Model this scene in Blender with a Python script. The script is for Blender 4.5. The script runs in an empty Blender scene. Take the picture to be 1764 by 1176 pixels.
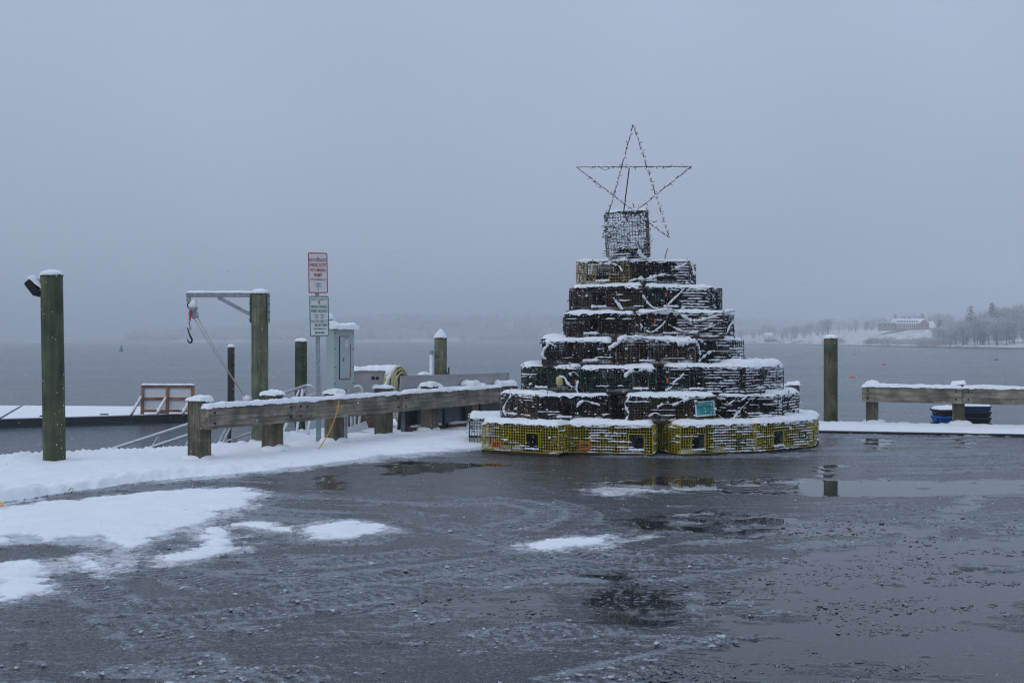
import bpy, bmesh, math, random
import numpy as np
from mathutils import Vector, Matrix, Euler, noise as mnoise

random.seed(7)
S = bpy.context.scene
COL = S.collection
R = math.radians

# ------------------------------------------------------------------ camera, sky, sun, exposure
cam_d = bpy.data.cameras.new('camera')
cam = bpy.data.objects.new('camera', cam_d)
COL.objects.link(cam)
cam.location = (0, 0, 1.5)
cam.rotation_euler = (R(90), 0, 0)
cam_d.lens = 40
cam_d.sensor_width = 36
cam_d.shift_y = -2.5 / 1764
cam_d.clip_start = 0.1
cam_d.clip_end = 30000
S.camera = cam

SUN_EL, SUN_AZ = R(38), R(-118)          # azimuth from +Y, negative = towards the left of the view
world = bpy.data.worlds.new('World')
S.world = world
world.use_nodes = True
wt = world.node_tree
wt.nodes.clear()


def nd(t, kind, ins=None, **props):
    n = t.nodes.new(kind)
    for k, v in props.items():
        setattr(n, k, v)
    for k, v in (ins or {}).items():
        s = n.inputs[k]
        if isinstance(v, bpy.types.NodeSocket):
            t.links.new(v, s)
        else:
            s.default_value = v
    return n


sky = nd(wt, 'ShaderNodeTexSky', sky_type='NISHITA', sun_disc=False)
sky.sun_elevation = SUN_EL
sky.sun_rotation = SUN_AZ
sky.air_density = 1.0
sky.dust_density = 4.0
# overcast deck: brighter overhead than at the horizon (CIE overcast law), mixed over the clear-sky model
geo = nd(wt, 'ShaderNodeTexCoord')
sep = nd(wt, 'ShaderNodeSeparateXYZ', {'Vector': geo.outputs['Generated']})
zc = nd(wt, 'ShaderNodeMath', {0: sep.outputs['Z'], 1: 0.0}, operation='MAXIMUM')
zp = nd(wt, 'ShaderNodeMath', {0: zc.outputs[0], 1: 2.2}, operation='POWER')
lum = nd(wt, 'ShaderNodeMath', {0: zp.outputs[0], 1: 0.45, 2: 0.55}, operation='MULTIPLY_ADD')
cloud_n = nd(wt, 'ShaderNodeTexNoise', {'Vector': geo.outputs['Generated'], 'Scale': 1.6, 'Detail': 3.0, 'Roughness': 0.5})
cl = nd(wt, 'ShaderNodeMapRange', {'Value': cloud_n.outputs['Fac'], 'From Min': 0.3, 'From Max': 0.7, 'To Min': 0.90, 'To Max': 1.10})
lum2 = nd(wt, 'ShaderNodeMath', {0: lum.outputs[0], 1: cl.outputs[0]}, operation='MULTIPLY')
deck = nd(wt, 'ShaderNodeVectorMath', {0: (8.85, 10.6, 13.75)}, operation='SCALE')
wt.links.new(lum2.outputs[0], deck.inputs['Scale'])
skmix = nd(wt, 'ShaderNodeMix', {0: 0.92, 6: sky.outputs[0], 7: deck.outputs[0]}, data_type='RGBA')
bg = nd(wt, 'ShaderNodeBackground', {'Color': skmix.outputs[2], 'Strength': 0.085})
wo = nd(wt, 'ShaderNodeOutputWorld', {'Surface': bg.outputs[0]})

sun_d = bpy.data.lights.new('sun', 'SUN')
sun_d.energy = 0.5
sun_d.angle = R(50)
sun_d.color = (1.0, 0.985, 0.96)
sun = bpy.data.objects.new('sun', sun_d)
COL.objects.link(sun)
sdir = Vector((math.sin(SUN_AZ) * math.cos(SUN_EL), math.cos(SUN_AZ) * math.cos(SUN_EL), math.sin(SUN_EL)))
sun.rotation_euler = sdir.to_track_quat('Z', 'Y').to_euler()
sun.location = sdir * 30

S.view_settings.view_transform = 'Standard'
S.view_settings.look = 'None'
S.view_settings.exposure = 0.0
S.view_settings.gamma = 1.0
S.view_settings.use_curve_mapping = False
S.render.engine = 'CYCLES'
S.cycles.use_denoising = True
S.cycles.denoising_prefilter = 'NONE'
S.cycles.pixel_filter_type = 'BLACKMAN_HARRIS'
S.cycles.filter_width = 1.2
S.cycles.use_adaptive_sampling = False
S.cycles.max_bounces = 6
S.cycles.diffuse_bounces = 3
S.cycles.glossy_bounces = 3
S.cycles.transmission_bounces = 3
S.cycles.volume_bounces = 2
S.cycles.caustics_reflective = False
S.cycles.caustics_refractive = False

# ------------------------------------------------------------------ measuring helpers
F, HZ, CX, CH = 1960.0, 585.5, 882.0, 1.5


def P(x, y, d):
    """a point of the photograph at a known distance, in metres"""
    return Vector(((x - CX) * d / F, d, CH + (HZ - y) * d / F))


def G(x, y, z=0.0):
    d = (CH - z) * F / (y - HZ)
    return Vector(((x - CX) * d / F, d, z))


# ------------------------------------------------------------------ object helpers
class MB:
    def __init__(s):
        s.v, s.f = [], []

    def add(s, vs, fs):
        o = len(s.v)
        s.v.extend(vs)
        s.f.extend([tuple(i + o for i in f) for f in fs])

    def box(s, c, size, rot=None):
        c = Vector(c)
        hx, hy, hz = size[0] / 2, size[1] / 2, size[2] / 2
        vs = [Vector((sx * hx, sy * hy, sz * hz)) for sz in (-1, 1) for sy in (-1, 1) for sx in (-1, 1)]
        if rot is not None:
            vs = [rot @ v for v in vs]
        s.add([tuple(c + v) for v in vs], [(0, 2, 3, 1), (4, 5, 7, 6), (0, 1, 5, 4), (2, 6, 7, 3), (0, 4, 6, 2), (1, 3, 7, 5)])
        return s

    def tube(s, pts, r, seg=8, caps=True):
        pts = [Vector(p) for p in pts]
        n = len(pts)
        rs = r if isinstance(r, (list, tuple)) else [r] * n
        vs, fs = [], []
        prev = None
        for i, p in enumerate(pts):
            d = (pts[min(i + 1, n - 1)] - pts[max(i - 1, 0)])
            if d.length < 1e-9:
                d = Vector((0, 0, 1))
            d.normalize()
            if prev is None:
                a = Vector((0, 0, 1)) if abs(d.z) < 0.9 else Vector((1, 0, 0))
                u = d.cross(a).normalized()
            else:
                u = (prev - d * prev.dot(d))
                u = u.normalized() if u.length > 1e-6 else d.orthogonal().normalized()
            prev = u
            w = d.cross(u)
            for k in range(seg):
                t = 2 * math.pi * k / seg
                vs.append(tuple(p + (u * math.cos(t) + w * math.sin(t)) * rs[i]))
        for i in range(n - 1):
            for k in range(seg):
                k2 = (k + 1) % seg
                fs.append((i * seg + k, i * seg + k2, (i + 1) * seg + k2, (i + 1) * seg + k))
        if caps:
            fs.append(tuple(range(seg))[::-1])
            fs.append(tuple((n - 1) * seg + k for k in range(seg)))
        s.add(vs, fs)
        return s

    def lathe(s, prof, seg=24, c=(0, 0, 0)):
        vs, fs = [], []
        for r, z in prof:
            for k in range(seg):
                t = 2 * math.pi * k / seg
                vs.append((c[0] + r * math.cos(t), c[1] + r * math.sin(t), c[2] + z))
        for i in range(len(prof) - 1):
            for k in range(seg):
                k2 = (k + 1) % seg
                fs.append((i * seg + k, i * seg + k2, (i + 1) * seg + k2, (i + 1) * seg + k))
        fs.append(tuple(range(seg))[::-1])
        fs.append(tuple((len(prof) - 1) * seg + k for k in range(seg)))
        s.add(vs, fs)
        return s

    def blob(s, c, r, seed=0, amp=0.3, flat=1.0, sub=1):
        bm = bmesh.new()
        bmesh.ops.create_icosphere(bm, subdivisions=sub, radius=1.0)
        off = Vector((seed * 3.17, seed * 1.31, seed * 0.77))
        vs = []
        for v in bm.verts:
            k = 1 + amp * mnoise.noise(v.co * 1.3 + off)
            p = v.co * r * k
            vs.append((c[0] + p.x, c[1] + p.y, c[2] + p.z * flat))
        bm.verts.index_update()
        fs = [tuple(v.index for v in f.verts) for f in bm.faces]
        bm.free()
        s.add(vs, fs)
        return s

    def mesh(s, name, smooth=False):
        me = bpy.data.meshes.new(name)
        me.from_pydata([tuple(v) for v in s.v], [], s.f)
        if smooth:
            me.polygons.foreach_set('use_smooth', [True] * len(me.polygons))
        me.update()
        return me

    def build(s, name, m, parent=None, loc=None, rot=None, smooth=False, bevel=0.0, kind=None):
        return link(name, s.mesh(name, smooth), m, parent, loc, rot, bevel, kind)


def link(name, me, m, parent=None, loc=None, rot=None, bevel=0.0, kind=None):
    o = bpy.data.objects.new(name, me)
    COL.objects.link(o)
    if m is not None and len(me.materials) == 0:
        me.materials.append(m)
    if parent is not None:
        o.parent = parent
    if loc is not None:
        o.location = loc
    if rot is not None:
        o.rotation_euler = rot
    if bevel:
        b = o.modifiers.new('bevel', 'BEVEL')
        b.width = bevel
        b.segments = 2
        b.limit_method = 'ANGLE'
    if kind:
        o['kind'] = kind
    return o


def tag(o, label=None, cat=None, group=None, kind=None):
    if label:
        o['label'] = label
    if cat:
        o['category'] = cat
    if group:
        o['group'] = group
    if kind:
        o['kind'] = kind
    return o


def thing(name, label, cat, loc=(0, 0, 0), rotz=0.0, group=None, rot=None):
    o = bpy.data.objects.new(name, None)
    o.empty_display_size = 0.2
    COL.objects.link(o)
    o.location = loc
    o.rotation_euler = rot if rot is not None else (0, 0, rotz)
    return tag(o, label, cat, group)


# ------------------------------------------------------------------ materials
def newmat(name):
    m = bpy.data.materials.new(name)
    m.use_nodes = True
    t = m.node_tree
    t.nodes.clear()
    out = nd(t, 'ShaderNodeOutputMaterial')
    b = nd(t, 'ShaderNodeBsdfPrincipled')
    t.links.new(b.outputs[0], out.inputs[0])
    return m, t, b


def ramp(t, fac, stops):
    r = nd(t, 'ShaderNodeValToRGB', {'Fac': fac})
    e = r.color_ramp.elements
    while len(e) < len(stops):
        e.new(0.5)
    for i, (p, c) in enumerate(stops):
        e[i].position = p
        e[i].color = (c[0], c[1], c[2], 1)
    return r.outputs[0]


def coords(t, scale=(1, 1, 1)):
    tc = nd(t, 'ShaderNodeTexCoord')
    oi = nd(t, 'ShaderNodeObjectInfo')
    off = nd(t, 'ShaderNodeMath', {0: oi.outputs['Random'], 1: 37.0}, operation='MULTIPLY')
    add = nd(t, 'ShaderNodeVectorMath', {0: tc.outputs['Object'], 1: off.outputs[0]}, operation='ADD')
    mp = nd(t, 'ShaderNodeVectorMath', {0: add.outputs[0], 1: scale}, operation='MULTIPLY')
    return mp.outputs[0], add.outputs[0], tc.outputs['Object']


def mixc(t, fac, a, b):
    m = nd(t, 'ShaderNodeMix', {0: fac, 6: a, 7: b}, data_type='RGBA')
    return m.outputs[2]


def bump(t, h, strength, dist):
    return nd(t, 'ShaderNodeBump', {'Height': h, 'Strength': strength, 'Distance': dist}).outputs[0]


def c4(c):
    return (c[0], c[1], c[2], 1)


def wood(name, dark, mid, light, axis='x', moss=None, moss_top=0.3, rough=0.8, knots=True):
    m, t, b = newmat(name)
    sc = {'x': (1.2, 22, 22), 'z': (22, 22, 1.2), 'y': (22, 1.2, 22)}[axis]
    v, base, obj = coords(t, sc)
    n1 = nd(t, 'ShaderNodeTexNoise', {'Vector': v, 'Scale': 1.0, 'Detail': 7.0, 'Roughness': 0.65, 'Distortion': 0.4})
    n2 = nd(t, 'ShaderNodeTexNoise', {'Vector': base, 'Scale': 4.0, 'Detail': 4.0})
    col = ramp(t, n1.outputs['Fac'], [(0.28, dark), (0.5, mid), (0.72, light)])
    st = ramp(t, n2.outputs['Fac'], [(0.35, (0.45, 0.45, 0.45)), (0.62, (1.1, 1.08, 1.05))])
    col = nd(t, 'ShaderNodeMix', {0: 1.0, 6: col, 7: st}, data_type='RGBA', blend_type='MULTIPLY').outputs[2]
    ck = nd(t, 'ShaderNodeTexNoise', {'Vector': nd(t, 'ShaderNodeVectorMath', {0: base, 1: [(q * 1.7 if q > 2 else q * 0.55) for q in sc]}, operation='MULTIPLY').outputs[0], 'Scale': 1.0, 'Detail': 2.0})
    ca = nd(t, 'ShaderNodeMath', {0: ck.outputs['Fac'], 1: 0.5}, operation='SUBTRACT')
    cb_ = nd(t, 'ShaderNodeMath', {0: ca.outputs[0]}, operation='ABSOLUTE')
    cf = nd(t, 'ShaderNodeMapRange', {'Value': cb_.outputs[0], 'From Min': 0.004, 'From Max': 0.016, 'To Min': 0.7, 'To Max': 0.0})
    col = mixc(t, cf.outputs[0], col, c4([x * 0.35 for x in dark]))
    if knots:
        kv = nd(t, 'ShaderNodeTexVoronoi', {'Vector': base, 'Scale': 3.1})
        kf = nd(t, 'ShaderNodeMapRange', {'Value': kv.outputs['Distance'], 'From Min': 0.06, 'From Max': 0.1, 'To Min': 0.8, 'To Max': 0.0})
        col = mixc(t, kf.outputs[0], col, c4([x * 0.4 for x in dark]))
    if name.endswith('pile'):
        n5 = nd(t, 'ShaderNodeTexNoise', {'Vector': nd(t, 'ShaderNodeVectorMath', {0: base, 1: (9.0, 9.0, 0.5)}, operation='MULTIPLY').outputs[0], 'Scale': 1.0, 'Detail': 5.0, 'Roughness': 0.6})
        f5 = nd(t, 'ShaderNodeMapRange', {'Value': n5.outputs['Fac'], 'From Min': 0.48, 'From Max': 0.66, 'To Min': 0.0, 'To Max': 0.65})
        col = mixc(t, f5.outputs[0], col, c4([mid[1] * .95, mid[1] * .72, mid[1] * .42]))
        f6 = nd(t, 'ShaderNodeMapRange', {'Value': n5.outputs['Fac'], 'From Min': 0.42, 'From Max': 0.30, 'To Min': 0.0, 'To Max': 0.6})
        col = mixc(t, f6.outputs[0], col, c4([light[0] * 1.1, light[1] * 1.35, light[2] * 1.2]))
    if moss:
        n3 = nd(t, 'ShaderNodeTexNoise', {'Vector': base, 'Scale': 5.0, 'Detail': 6.0, 'Roughness': 0.7})
        mf = nd(t, 'ShaderNodeMapRange', {'Value': n3.outputs['Fac'], 'From Min': 0.62 - moss_top, 'From Max': 0.82 - moss_top * 0.6, 'To Min': 0.0, 'To Max': 0.75})
        col = mixc(t, mf.outputs[0], col, c4(moss))
    t.links.new(col, b.inputs['Base Color'])
    b.inputs['Roughness'].default_value = rough
    t.links.new(bump(t, n1.outputs['Fac'], 0.5, 0.01), b.inputs['Normal'])
    return m


def plain(name, col, rough=0.5, metal=0.0, var=0.15, scale=8.0, bmp=0.0, spec=0.5, rust=None, rust_amt=0.0):
    m, t, b = newmat(name)
    v, base, obj = coords(t)
    n = nd(t, 'ShaderNodeTexNoise', {'Vector': base, 'Scale': scale, 'Detail': 5.0, 'Roughness': 0.6})
    a = [max(0, x * (1 - var)) for x in col]
    c = [min(1, x * (1 + var)) for x in col]
    cc = ramp(t, n.outputs['Fac'], [(0.3, a), (0.7, c)])
    if rust:
        n2 = nd(t, 'ShaderNodeTexNoise', {'Vector': base, 'Scale': scale * 1.7, 'Detail': 8.0, 'Roughness': 0.75})
        rf = nd(t, 'ShaderNodeMapRange', {'Value': n2.outputs['Fac'], 'From Min': 0.72 - rust_amt, 'From Max': 0.8 - rust_amt * 0.5, 'To Min': 0.0, 'To Max': 0.85})
        cc = mixc(t, rf.outputs[0], cc, c4(rust))
    t.links.new(cc, b.inputs['Base Color'])
    b.inputs['Roughness'].default_value = rough
    b.inputs['Metallic'].default_value = metal
    b.inputs['Specular IOR Level'].default_value = spec
    if bmp:
        t.links.new(bump(t, n.outputs['Fac'], bmp, 0.01), b.inputs['Normal'])
    return m


M = {}
# snow
m, t, b = newmat('snow')
v, base, obj = coords(t)
n1 = nd(t, 'ShaderNodeTexNoise', {'Vector': obj, 'Scale': 60.0, 'Detail': 6.0, 'Roughness': 0.7})
n2 = nd(t, 'ShaderNodeTexNoise', {'Vector': obj, 'Scale': 7.0, 'Detail': 4.0})
t.links.new(ramp(t, n2.outputs['Fac'], [(0.3, (0.80, 0.83, 0.87)), (0.7, (0.88, 0.90, 0.92))]), b.inputs['Base Color'])
b.inputs['Roughness'].default_value = 0.75
b.inputs['Specular IOR Level'].default_value = 0.2
t.links.new(bump(t, n1.outputs['Fac'], 0.35, 0.012), b.inputs['Normal'])
M['snow'] = m
M['post'] = wood('weathered_post_wood', (0.05, 0.044, 0.030), (0.15, 0.13, 0.09), (0.29, 0.255, 0.19), 'z', (0.05, 0.062, 0.02), 0.2)
M['beam'] = wood('weathered_beam_wood', (0.088, 0.076, 0.057), (0.25, 0.222, 0.175), (0.44, 0.40, 0.33), 'x', (0.07, 0.08, 0.045), 0.12)
M['pile_dark'] = wood('wet_green_pile', (0.026, 0.038, 0.021), (0.068, 0.092, 0.046), (0.145, 0.162, 0.085), 'z', (0.035, 0.06, 0.02), 0.16, knots=False)
M['pile_green'] = wood('green_treated_pile', (0.068, 0.084, 0.052), (0.178, 0.20, 0.122), (0.31, 0.32, 0.21), 'z', (0.06, 0.09, 0.055), 0.16)
M['pile_olive'] = wood('olive_treated_pile', (0.055, 0.055, 0.032), (0.13, 0.128, 0.074), (0.22, 0.205, 0.135), 'z', (0.05, 0.07, 0.03), 0.16)
M['pile_grey'] = wood('old_grey_pile', (0.02, 0.02, 0.018), (0.055, 0.055, 0.05), (0.1, 0.1, 0.09), 'z', None)
M['cedar'] = wood('wet_red_timber', (0.17, 0.065, 0.025), (0.36, 0.15, 0.06), (0.50, 0.25, 0.12), 'x', None, rough=0.6, knots=False)
M['brown_board'] = wood('brown_board', (0.05, 0.03, 0.024), (0.11, 0.07, 0.058), (0.17, 0.12, 0.10), 'x', None)
M['runner'] = wood('trap_runner_wood', (0.02, 0.012, 0.008), (0.055, 0.033, 0.02), (0.09, 0.06, 0.04), 'x', None)
M['dockwood'] = wood('dark_dock_timber', (0.006, 0.008, 0.008), (0.014, 0.018, 0.017), (0.035, 0.045, 0.038), 'x', None, rough=0.45)
M['galv'] = plain('galvanised_steel', (0.32, 0.35, 0.38), 0.5, 0.55, 0.25, 18)
M['alu'] = plain('brushed_aluminium', (0.62, 0.64, 0.66), 0.45, 0.5, 0.12, 10)
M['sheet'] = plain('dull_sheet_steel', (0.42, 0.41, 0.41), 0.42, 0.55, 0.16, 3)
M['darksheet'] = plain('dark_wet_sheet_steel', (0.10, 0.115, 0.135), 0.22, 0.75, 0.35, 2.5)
M['iron'] = plain('black_iron', (0.02, 0.018, 0.017), 0.55, 0.5, 0.4, 30, rust=(0.09, 0.04, 0.02), rust_amt=0.12)
M['rod'] = plain('rusty_rod', (0.03, 0.026, 0.024), 0.6, 0.3, 0.4, 25, rust=(0.10, 0.05, 0.03), rust_amt=0.15)
M['cab'] = plain('grey_green_enamel', (0.43, 0.51, 0.51), 0.45, 0.0, 0.07, 3, rust=(0.20, 0.12, 0.06), rust_amt=0.015)
M['rust'] = plain('rust', (0.26, 0.12, 0.035), 0.85, 0.0, 0.5, 30)
M['black'] = plain('black_plastic', (0.012, 0.012, 0.013), 0.5, 0.0, 0.2)
M['signwhite'] = plain('sign_white', (0.78, 0.77, 0.76), 0.45, 0.0, 0.03)
M['signred'] = plain('sign_red', (0.48, 0.03, 0.045), 0.45, 0.0, 0.08)
M['signgreen'] = plain('sign_green', (0.0, 0.20, 0.12), 0.45, 0.0, 0.08)
M['signblue'] = plain('sign_blue', (0.10, 0.16, 0.42), 0.5, 0.0, 0.05)
M['signgrey'] = plain('sign_back', (0.45, 0.46, 0.47), 0.4, 0.6, 0.05)
M['teal'] = plain('teal_paper', (0.05, 0.38, 0.38), 0.5, 0.0, 0.08)
M['paperwhite'] = plain('white_plastic', (0.75, 0.77, 0.82), 0.4, 0.0, 0.04)
M['ink'] = plain('dark_ink', (0.015, 0.03, 0.035), 0.6, 0.0, 0.1)
M['yellow_wire'] = plain('yellow_vinyl_wire', (0.50, 0.40, 0.022), 0.45, 0.0, 0.22, 6, rust=(0.14, 0.12, 0.03), rust_amt=0.03)
M['orange'] = plain('orange_plastic', (0.72, 0.14, 0.015), 0.5, 0.0, 0.1)
M['hose'] = plain('yellow_hose', (0.46, 0.41, 0.18), 0.5, 0.0, 0.15)
M['cord'] = plain('orange_yellow_cord', (0.75, 0.36, 0.01), 0.5, 0.0, 0.08)
M['rope'] = plain('pale_rope', (0.42, 0.37, 0.33), 0.8, 0.0, 0.2, 40)
M['strap'] = plain('red_strap', (0.50, 0.03, 0.02), 0.6, 0.0, 0.1)
M['panel_white'] = plain('white_board', (0.75, 0.76, 0.77), 0.5, 0.0, 0.04)
M['brick'] = plain('red_brick', (0.26, 0.07, 0.04), 0.8, 0.0, 0.3, 20)
M['net_green'] = plain('dark_green_twine', (0.022, 0.05, 0.04), 0.7, 0.0, 0.3)
M['net_pale'] = plain('pale_twine', (0.26, 0.28, 0.27), 0.7, 0.0, 0.3)
M['net_brown'] = plain('brown_twine', (0.09, 0.065, 0.05), 0.8, 0.0, 0.4)
M['inner_shade'] = plain('shade_black_wire', (0.012, 0.014, 0.014), 0.8, 0.0, 0.4)  # black that paints the shade inside the yellow traps
M['weed'] = plain('dried_weed', (0.055, 0.042, 0.034), 0.9, 0.0, 0.6, 25)
M['bluetote'] = plain('bright_blue_plastic', (0.012, 0.12, 0.46), 0.4, 0.0, 0.08)
M['blacktote'] = plain('black_tote_plastic', (0.022, 0.026, 0.034), 0.45, 0.0, 0.15)
M['navytote'] = plain('navy_tote_plastic', (0.03, 0.075, 0.17), 0.45, 0.0, 0.12)
M['greentote'] = plain('dark_green_tote_plastic', (0.02, 0.045, 0.042), 0.45, 0.0, 0.12)
M['buoy_orange'] = plain('buoy_orange', (0.80, 0.17, 0.02), 0.5)
M['buoy_red'] = plain('buoy_red', (0.60, 0.05, 0.04), 0.5)
M['buoy_green'] = plain('buoy_green', (0.02, 0.16, 0.10), 0.5)


def fouled(name, c1, c2, c3, frost=.61):
    m, t, b = newmat(name)
    v, base, obj = coords(t)
    n = nd(t, 'ShaderNodeTexNoise', {'Vector': base, 'Scale': 9.0, 'Detail': 6.0, 'Roughness': 0.75})
    n2 = nd(t, 'ShaderNodeTexNoise', {'Vector': base, 'Scale': 28.0, 'Detail': 3.0, 'Roughness': 0.7})
    ge = nd(t, 'ShaderNodeNewGeometry')
    gz = nd(t, 'ShaderNodeSeparateXYZ', {'Vector': ge.outputs['Normal']})
    fz_ = nd(t, 'ShaderNodeMath', {0: gz.outputs['Z'], 1: 0.06, 2: n2.outputs['Fac']}, operation='MULTIPLY_ADD')
    ff = nd(t, 'ShaderNodeMapRange', {'Value': fz_.outputs[0], 'From Min': frost, 'From Max': frost + 0.09, 'To Min': 0.0, 'To Max': 0.85})
    t.links.new(mixc(t, ff.outputs[0], ramp(t, n.outputs['Fac'], [(0.36, c1), (0.54, c2), (0.7, c3)]), (0.7, 0.72, 0.76, 1)), b.inputs['Base Color'])
    b.inputs['Roughness'].default_value = 0.65
    return m


M['wire_frost'] = fouled('frosted_black_wire', (0.02, 0.02, 0.022), (0.05, 0.048, 0.046), (0.12, 0.11, 0.10), .50)
M['wire_black'] = fouled('black_wire_fouled', (0.012, 0.012, 0.014), (0.025, 0.023, 0.022), (0.09, 0.075, 0.06))
M['wire_brown'] = fouled('brown_wire_fouled', (0.03, 0.023, 0.017), (0.11, 0.08, 0.057), (0.24, 0.18, 0.13))
M['wire_green'] = fouled('green_wire_fouled', (0.013, 0.027, 0.023), (0.028, 0.075, 0.062), (0.11, 0.14, 0.105))
M['wire_mixed'] = fouled('rusty_yellow_wire', (0.14, 0.08, 0.04), (0.30, 0.23, 0.06), (0.50, 0.40, 0.05))

# ------------------------------------------------------------------ numpy noise for the ground
_rng = np.random.RandomState(11)
_T = _rng.rand(8, 512, 512)


def vn(x, y, s=0):
    T = _T[s % 8]
    xi = np.floor(x).astype(np.int64)
    yi = np.floor(y).astype(np.int64)
    fx = x - xi
    fy = y - yi
    fx = fx * fx * (3 - 2 * fx)
    fy = fy * fy * (3 - 2 * fy)
    x0, x1, y0, y1 = xi & 511, (xi + 1) & 511, yi & 511, (yi + 1) & 511
    return (T[x0, y0] * (1 - fx) + T[x1, y0] * fx) * (1 - fy) + (T[x0, y1] * (1 - fx) + T[x1, y1] * fx) * fy


def fbm(x, y, o=4, s=0, g=0.5):
    a, tot, amp, f = 0, 0, 1.0, 1.0
    for k in range(o):
        a = a + amp * vn(x * f + 17.3 * k, y * f + 9.1 * k, s + k)
        tot += amp
        amp *= g
        f *= 2.03
    return a / tot


def sdist(x, y, poly):
    """signed distance to a polygon, positive inside"""
    d = np.full(x.shape, 1e9)
    ins = np.zeros(x.shape, bool)
    n = len(poly)
    for i in range(n):
        ax, ay = poly[i]
        bx, by = poly[(i + 1) % n]
        ex, ey = bx - ax, by - ay
        tt = np.clip(((x - ax) * ex + (y - ay) * ey) / (ex * ex + ey * ey + 1e-12), 0, 1)
        d = np.minimum(d, (x - ax - tt * ex) ** 2 + (y - ay - tt * ey) ** 2)
        c = ((ay > y) != (by > y)) & (x < ex * (y - ay) / (ey + (1e-12 if ey >= 0 else -1e-12)) + ax)
        ins ^= c
    return np.where(ins, 1, -1) * np.sqrt(d)


def ss(a, b, x):
    t_ = np.clip((x - a) / (b - a), 0, 1)
    return t_ * t_ * (3 - 2 * t_)


def gpoly(pts):
    return [tuple(G(x, y)[:2]) for x, y in pts]


PIER = [(-16, 4.2), (-6.2, 13.72), (-3.75, 16.15), (-3.5, 17.2), (-3.1, 18.6), (-2.6, 21.0), (0.5, 21.2), (5.54, 20.45), (9.0, 19.45), (22, 15.7), (22, -8), (-16, -8)]
SNOW_PATCHES = [
    [(-40, 884), (60, 868), (160, 858), (270, 845), (330, 842), (420, 845), (447, 856), (440, 866), (395, 876), (350, 882), (385, 892), (365, 905), (320, 912), (270, 928), (235, 955), (215, 968), (180, 962), (170, 945), (100, 935), (-40, 946)],
    [(285, 968), (320, 940), (375, 914), (400, 920), (432, 945), (400, 957), (340, 970)],
    [(395, 905), (440, 898), (465, 905), (512, 915), (525, 905), (600, 900), (650, 905), (662, 915), (640, 928), (590, 937), (530, 930), (450, 914)],
    [(-40, 972), (70, 962), (95, 985), (108, 1012), (130, 1022), (60, 1030), (-40, 1042)],
    [(142, 965), (160, 966), (200, 982), (172, 992), (150, 981)],
    [(932, 944), (960, 933), (1045, 925), (1072, 928), (1020, 941), (950, 950)],
    [(1095, 838), (1125, 835), (1165, 842), (1130, 845)],
    [(1040, 843), (1070, 838), (1095, 845), (1060, 849)],
]
BANK_L = gpoly([(-60, 878), (0, 868), (120, 850), (250, 832), (330, 824), (400, 818), (470, 812), (540, 804), (600, 797), (640, 790), (720, 783), (780, 778), (830, 775), (880, 768), (1000, 750)]) + [(1.2, 21.6), (-2.8, 21.6), (-3.6, 17.2), (-6.4, 13.9), (-9, 11.2), (-8, 7)]
BANK_R = gpoly([(1380, 744), (1412, 745), (1500, 747), (1600, 749), (1700, 751), (1764, 752), (2000, 755)]) + [(16, 18.2), (16, 17.6), (9.0, 19.65), (5.5, 20.65), (3.4, 21.2), (3.6, 20.0)]
PUDDLES = [
    [(985, 832), (1100, 822), (1250, 818), (1400, 822), (1560, 826), (1800, 824), (1800, 850), (1560, 857), (1400, 856), (1250, 850), (1110, 842)],
    [(645, 801), (700, 795), (820, 797), (880, 796), (890, 802), (800, 808), (770, 815), (660, 818)],
    [(545, 820), (585, 817), (582, 842), (548, 840)],
    [(1240, 1000), (1330, 960), (1480, 935), (1600, 925), (1800, 895), (1800, 1180), (1150, 1180), (1215, 1090), (1200, 1040)],
    [(985, 985), (1090, 980), (1180, 1010), (1215, 1060), (1120, 1085), (1000, 1070)],
    [(700, 1040), (790, 1015), (930, 1005), (1000, 1022), (990, 1062), (850, 1068)],
    [(1050, 895), (1250, 880), (1500, 900), (1600, 905), (1500, 925), (1300, 930), (1150, 920)],
    [(1390, 800), (1440, 798), (1460, 840), (1400, 842)],
    [(1690, 830), (1764, 826), (1600, 940), (1540, 930)],
    [(1480, 755), (1550, 755), (1540, 775), (1490, 774)],
    [(1640, 757), (1700, 757), (1690, 772), (1645, 770)],
]


CUTS = [
    [(225, 973), (312, 924), (398, 893), (505, 868)],
    [(0, 945), (120, 938), (240, 962), (330, 1000)],
    [(150, 930), (195, 960), (235, 1010)],
]
TRACKS = [
    [(40, 925), (95, 965), (150, 1010), (240, 1080), (380, 1176)],
    [(120, 930), (240, 965), (340, 1000), (480, 1020), (700, 1040)],
    [(340, 895), (420, 935), (500, 985), (620, 1040), (800, 1110)],
    [(700, 845), (860, 850), (960, 868), (1005, 888), (985, 908), (900, 930), (760, 950), (560, 970)],
    [(640, 852), (820, 838), (1010, 858), (1100, 885), (1090, 920), (980, 965), (820, 1010)],
    [(740, 868), (860, 862), (940, 878), (930, 896), (850, 912), (700, 930)],
    [(760, 842), (900, 846), (1020, 868), (1070, 895), (1040, 925), (940, 955), (800, 985)],
    [(-40, 1064), (300, 1040), (600, 1000), (900, 960), (1200, 925), (1500, 890), (1800, 870)],
    [(-40, 1100), (300, 1075), (620, 1030), (950, 985), (1250, 945), (1550, 905), (1800, 885)],
    [(-40, 1176), (420, 1100), (800, 1050), (1150, 1010), (1500, 960), (1800, 930)],
    [(300, 1200), (800, 1110), (1200, 1060), (1600, 1010), (1800, 990)],
    [(640, 872), (860, 930), (1060, 962), (1300, 960), (1600, 930)],
    [(600, 812), (900, 815), (1300, 805), (1764, 790)],
    [(600, 832), (900, 832), (1250, 860), (1500, 875), (1764, 860)],
    [(900, 1200), (1250, 1120), (1560, 1060), (1800, 1030)],
]


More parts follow.
